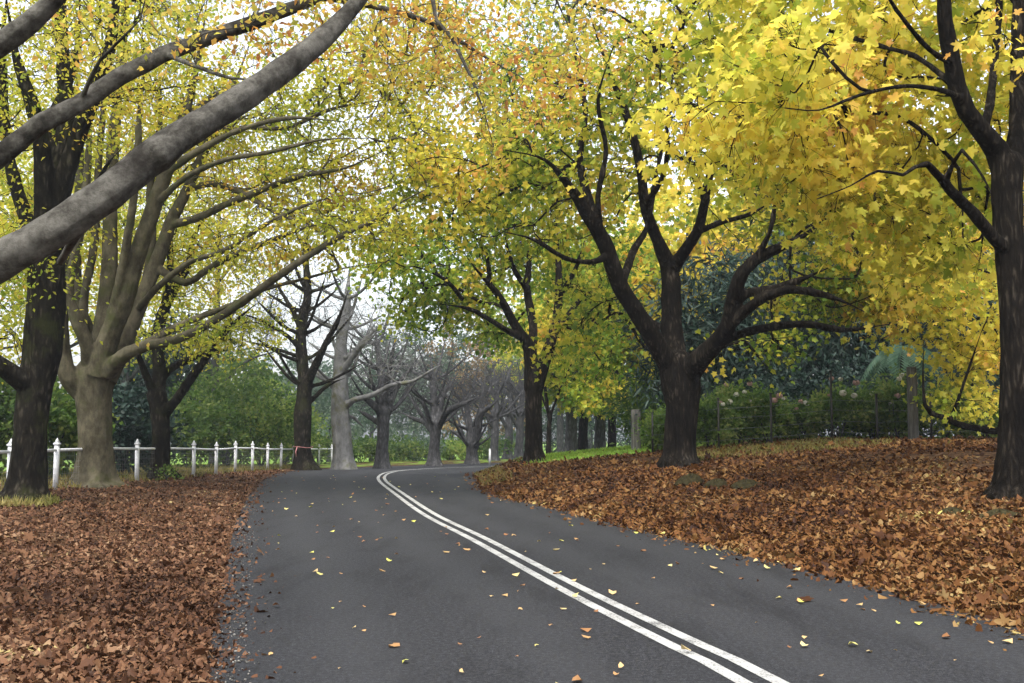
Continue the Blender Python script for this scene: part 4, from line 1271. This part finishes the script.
x, Y = xat(635.5, 38), 38.0
z = hz(x, Y)
tp = thing('cut_post', 'thick grey cut post on the grass left of the dark spreading trunk', 'post', (x, Y, z))
s = MB()
s.tube(np.stack([np.zeros(7), np.zeros(7), np.linspace(-.3, 1.35, 7)], 1), [.2, .18, .172, .17, .17, .168, .165], 14)
s.build('pole', M['old_wood'], tp, smooth=True)
s = MB()
s.tube([[0, 0, 1.352], [0, 0, 1.38]], [.16, .14], 14)
s.build('cut_top', M['old_wood'], tp)

gp = [(652, 33, 1.2), (718, 30.6, 1.4), (770.5, 30.4, 1.45), (831, 30.2, 1.9), (876, 30, 1.3), (930, 30, 1.3), (985, 30, 1.3), (1045, 30, 1.3)]
q = [np.array([xat(a, b_), b_, hz(xat(a, b_), b_)]) for a, b_, _ in gp]
gf = thing('garden_fence', 'thin black iron posts strung with wires in front of the hydrangeas', 'fence', q[1])
for (a, b_, h), g0 in zip(gp, q):
    s = MB()
    s.box(g0 + [0, 0, h / 2 - .1], (.05, .05, h + .2))
    po = s.build('post', M['iron'], gf, q[1])
    s = MB()
    s.box(g0 + [0, 0, h + .015], (.075, .075, .03))
    s.build('post_top', M['iron'], po, q[1])
for hgt in (.25, .55, .85, 1.12):
    s = MB()
    for a, c_ in zip(q[:-1], q[1:]):
        s.tube([a + [0, 0, hgt], c_ + [0, 0, hgt]], [.004] * 2, 3, False)
    s.build('wire', M['wire'], gf, q[1])

# tree fern
x, Y = xat(905, 34), 34.0
z = hz(x, Y)
tf = thing('tree_fern', 'tree fern with pale blue green fronds arching over the hydrangeas', 'tree fern', (x, Y, z))
s = MB()
s.tube(np.stack([np.zeros(8), np.zeros(8), np.linspace(-.2, 2.75, 8)], 1), [.2, .17, .15, .14, .14, .14, .15, .16], 10)
s.build('trunk', M['bark_mossy'], tf)
M['fern'] = leaf_mat('fern', [(0, (.05, .12, .075)), (.5, (.10, .19, .125)), (1, (.17, .26, .18))], trans=.4)
rng = np.random.default_rng(77)
for k in range(16):
    a = k * 2 * math.pi / 16 + rng.uniform(-.1, .1)
    Lf = rng.uniform(1.5, 2.2)
    lift = rng.uniform(.3, .75)
    t = np.linspace(0, 1, 26)
    rad = Lf * (.95 * t - .2 * t * t)
    zz = 2.75 + Lf * (lift * t - 1.05 * t * t)
    pts = np.stack([np.cos(a) * rad, np.sin(a) * rad, zz], 1)
    tg = norm(np.gradient(pts, axis=0))
    sd = np.array([-math.sin(a), math.cos(a), 0.])
    s = MB()
    s.tube(pts, np.linspace(.016, .004, 26), 4, False)
    pos, ax = [], []
    for i in range(2, 26):
        for sg in (-1, 1):
            pos.append(pts[i]); ax.append(norm(sd * sg + tg[i] * .45 - np.array([0, 0, .25])))
    pos, ax = np.array(pos), np.array(ax)
    tt = np.repeat(t[2:], 2)
    az = norm(np.cross(ax, np.repeat(tg[2:], 2, 0)))
    az *= np.sign(az[:, 2:3])
    s.scatter([(0, 0, 0), (.4, .10, .0), (1, 0, -.12), (.4, -.10, .0)], [[0, 2, 1], [0, 3, 2]], pos, ax, np.cross(az, ax), az, .5 * np.sin(np.pi * np.clip(tt * .9 + .1, 0, 1)) ** .7 + .04)
    s.build('frond', M['fern'], tf)

# mossy mounds on the bank
for i, (px, py, Y, rx, ry, rz, lab) in enumerate([
        (690, 494, 20.5, .30, .3, .24, 'mossy stone hump on the bank directly below the dark spreading trunk'),
        (716, 500, 19.8, .27, .3, .2, 'middle mossy stone of the row below the dark spreading trunk'),
        (745, 503, 19.2, .36, .28, .2, 'flatter mossy stone at right end of the row on the bank'),
        (948, 527, 13.6, .26, .25, .17, 'mossy stone low on the bank left of the rightmost trunk'),
        (995, 531, 13.2, .33, .25, .17, 'mossy stone low on the bank just under the rightmost trunk')]):
    x = xat(px, Y)
    z = hz(x, Y)
    s = MB()
    nu, nv = 20, 9
    V = []
    for a_ in range(nv):
        ph = (a_ / (nv - 1)) * math.pi * .5
        for b_ in range(nu):
            th = b_ / nu * 2 * math.pi
            k_ = 1 + .13 * math.sin(3 * th + i) + .08 * math.sin(5 * th + a_)
            V.append((rx * math.cos(ph) * math.cos(th) * k_, ry * math.cos(ph) * math.sin(th) * k_, rz * math.sin(ph) * (1 + .15 * math.sin(4 * th + a_)) - .085))
    idx = np.arange(nu * nv).reshape(nv, nu)
    s.add(V, np.stack([idx[:-1], np.roll(idx[:-1], -1, 1), np.roll(idx[1:], -1, 1), idx[1:]], -1).reshape(-1, 4))
    o = s.build('mossy_stone', M['moss'], smooth=True)
    o.location = (x, Y, z)
    tag(o, lab, 'stone', 'mossy stones on the bank')


# ------------------------------------------------------------------ fallen leaves
def litter(name, n, sampler, mat, size, seed, lift=.02, tilt=.55, tmpl=CURL):
    rng = np.random.default_rng(seed)
    x, y = sampler(rng, n)
    m_ = len(x)
    pos = np.stack([x, y, height(x, y) + rng.random(m_) * lift + .006], 1)
    z = norm(rng.normal(size=(m_, 3)) * tilt + [0, 0, 1])
    ax = norm(np.cross(z, rng.normal(size=(m_, 3))))
    b_ = MB()
    b_.scatter(tmpl[0], tmpl[1], pos, ax, np.cross(z, ax), z, size * (.4 + 1.0 * rng.random(m_) ** 1.3) * (1 + np.clip(y - 8, 0, 40) / 60))
    return tag(b_.build(name, mat), kind='stuff')


def ysamp(rng, n, lo, hi, p=1.6):
    # more leaves per metre near the camera
    u = rng.random(n)
    a, b_ = lo ** (1 - p), hi ** (1 - p)
    return (a + u * (b_ - a)) ** (1 / (1 - p))


def left_s(rng, n):
    y = ysamp(rng, n, 4.6, 46)
    e = np.interp(y, LEFT[:, 1][:11], LEFT[:, 0][:11])
    wdt = np.minimum(12.5, .6 * y + 1.5)
    d = rng.random(n) * wdt
    d = np.where(rng.random(n) < .018, -rng.exponential(.14, n), d)
    return e - .06 - d, y


def right_s(rng, n):
    y = ysamp(rng, n, 6.5, 43, 1.4)
    e = np.interp(y, RIGHT[:, 1][:12], RIGHT[:, 0][:12])
    wdt = np.minimum(13, .62 * y + 1)
    d = rng.random(n) ** 1.25 * wdt
    patch = np.sin(y * .55 + e + d * .35) * np.sin((e + d) * .8 + y * .27 + 1.3) + .35 * np.sin(y * 1.7 + d * 2.1)
    keep = (rng.random(n) > .88 * sstep(-.1, .5, patch) * sstep(2.2, 4.5, d)) | (d < 2)
    keep &= (y < 33.5 + rng.random(n)) | (d < 1.2 + .6 * rng.random(n)) | (rng.random(n) < .03)
    d = np.where(rng.random(n) < .04, -rng.exponential(.12, n), d)
    return (e + d)[keep], y[keep]


litter('leaf_litter', 150000, left_s, M['litter'], .05, 501, .022, .42)
litter('leaf_litter', 150000, right_s, M['litter_orange'], .064, 502, .03, .5)


litter('leaf_litter', 5200, right_s, M['litter_orange'], .105, 511, .05, .5, MAPLE5)
litter('leaf_litter', 2600, left_s, M['litter'], .10, 512, .04, .5, MAPLE5)


def road_s(rng, n):
    y = ysamp(rng, n, 5.5, 40, 1.5)
    l = np.interp(y, LEFT[:, 1][:11], LEFT[:, 0][:11])
    r = np.interp(y, RIGHT[:, 1][:12], RIGHT[:, 0][:12])
    return l + (r - l) * rng.random(n), y


rng = np.random.default_rng(503)
x, y = road_s(rng, 230)
pos = np.stack([x, y, road_z(y) + .014], 1)
z = norm(rng.normal(size=(230, 3)) * .16 + [0, 0, 1])
ax = norm(np.cross(z, rng.normal(size=(230, 3))))
s = MB()
s.scatter(CURL[0], CURL[1], pos, ax, np.cross(z, ax), z, .075 * rng.uniform(.35, 1.3, 230))
M['road_leaf'] = leaf_mat('road_leaf', [(0, (.22, .10, .04)), (.4, (.42, .25, .10)), (.7, (.55, .42, .2)), (1, (.5, .5, .1))], trans=.1, spread=1.4)
tag(s.build('scattered_leaves', M['road_leaf']), kind='stuff')

# grit along the left road edge
rng = np.random.default_rng(504)
n = 800
y = ysamp(rng, n, 5, 34, 1.6)
x = np.interp(y, LEFT[:, 1][:11], LEFT[:, 0][:11]) + rng.normal(size=n) * .09
s = MB()
OCT = ([(1, 0, 0), (-1, 0, 0), (0, 1, 0), (0, -1, 0), (0, 0, .7), (0, 0, -.7)], [[0, 2, 4], [2, 1, 4], [1, 3, 4], [3, 0, 4], [2, 0, 5], [1, 2, 5], [3, 1, 5], [0, 3, 5]])
pos = np.stack([x, y, np.maximum(height(x, y), road_z(y)) + .006], 1)
ax = norm(rng.normal(size=(n, 3)))
az = norm(np.cross(ax, rng.normal(size=(n, 3))))
s.scatter(OCT[0], OCT[1], pos, ax, np.cross(az, ax), az, rng.uniform(.004, .012, n))
tag(s.build('gravel', M['gravel']), kind='stuff')


# grass on the lawn past the bank
def grass(name, n, x0, x1, y0, y1, h, mat, seed, keep):
    rng = np.random.default_rng(seed)
    x, y = rng.uniform(x0, x1, n), rng.uniform(y0, y1, n)
    dl, dr = fields(x, y)
    k = keep(x, y, dl, dr, rng.random(n))
    x, y = x[k], y[k]
    n = len(x)
    pos = np.stack([x, y, height(x, y) - .01], 1)
    ax = norm(np.stack([rng.normal(size=n) * .4, rng.normal(size=n) * .4, np.ones(n)], 1))
    ay = norm(np.cross(ax, rng.normal(size=(n, 3))))
    s = MB()
    s.scatter(GRASSB[0], GRASSB[1], pos, ax, ay, np.cross(ax, ay), h * rng.uniform(.5, 1.3, n))
    return tag(s.build(name, mat), kind='stuff')


grass('grass', 30000, -1.4, 13, 33.5, 62, .13, M['grass'], 505, lambda x, y, dl, dr, u: (dr > 1.3 + .6 * u) & (y > 34 + 2 * u))
grass('grass', 9000, -1.5, 6, 31, 46, .16, M['grass_dry'], 506, lambda x, y, dl, dr, u: (dr > 0) & (dr < .9))
grass('grass', 7000, 4.2, 9, 25.5, 30.5, .13, M['grass_dry'], 507, lambda x, y, dl, dr, u: u < .6)
grass('grass', 16000, -19, -9.5, 24, 60, .2, M['grass_dry'], 508, lambda x, y, dl, dr, u: (x < -10.2 - .6 * u) & (dl > 1))

# ------------------------------------------------------------------ camera, light, sky
cam = bpy.data.cameras.new('camera')
cam.sensor_width = 36
cam.lens = F / 1024 * 36
cam.clip_end = 5000
co = bpy.data.objects.new('camera', cam)
COL.objects.link(co)
co.location = (0, 0, CAMZ)
co.rotation_euler = (math.pi / 2 + PITCH, 0, 0)
SC.camera = co

SUN_EL, SUN_ROT = math.radians(58), math.radians(196)
sd = np.array([math.sin(SUN_ROT) * math.cos(SUN_EL), math.cos(SUN_ROT) * math.cos(SUN_EL), math.sin(SUN_EL)])
sun = bpy.data.lights.new('sun', 'SUN')
sun.energy = .95
sun.angle = math.radians(30)
sun.color = (1, .95, .87)
so = bpy.data.objects.new('sun', sun)
COL.objects.link(so)
so.location = tuple(sd * 60)
from mathutils import Vector
so.rotation_euler = Vector(tuple(sd)).to_track_quat('Z', 'Y').to_euler()

wd = bpy.data.worlds.new('World')
SC.world = wd
wd.use_nodes = True
nt = wd.node_tree
sky = nt.nodes.new('ShaderNodeTexSky')
sky.sky_type = 'NISHITA'
sky.sun_disc = False
sky.sun_elevation = SUN_EL
sky.sun_rotation = SUN_ROT
sky.dust_density = 4
sky.air_density = 1.2
hs = nt.nodes.new('ShaderNodeHueSaturation')
hs.inputs['Saturation'].default_value = .35      # thin even cloud
nt.links.new(sky.outputs[0], hs.inputs['Color'])
bg = nt.nodes['Background']
bg.inputs['Strength'].default_value = .15
nt.links.new(hs.outputs[0], bg.inputs['Color'])

hzb = MB()
hzb.box((0, 0, 27), (1500, 1500, 64))
hm = bpy.data.materials.new('haze')
hm.use_nodes = True
ht = hm.node_tree
ht.nodes.clear()
ho = ht.nodes.new('ShaderNodeOutputMaterial')
hv = ht.nodes.new('ShaderNodeVolumePrincipled')
hv.inputs['Color'].default_value = (.86, .91, 1, 1)
hv.inputs['Density'].default_value = .0005
hv.inputs['Anisotropy'].default_value = .2
ht.links.new(hv.outputs[0], ho.inputs['Volume'])
tag(hzb.build('haze', hm), kind='stuff')

SC.view_settings.view_transform = 'Standard'
SC.view_settings.look = 'None'
SC.view_settings.exposure = 1.64
SC.view_settings.gamma = 1
cy = SC.cycles
cy.max_bounces = 7
cy.diffuse_bounces = 3
cy.glossy_bounces = 2
cy.transmission_bounces = 6
cy.transparent_max_bounces = 4
cy.use_denoising = True
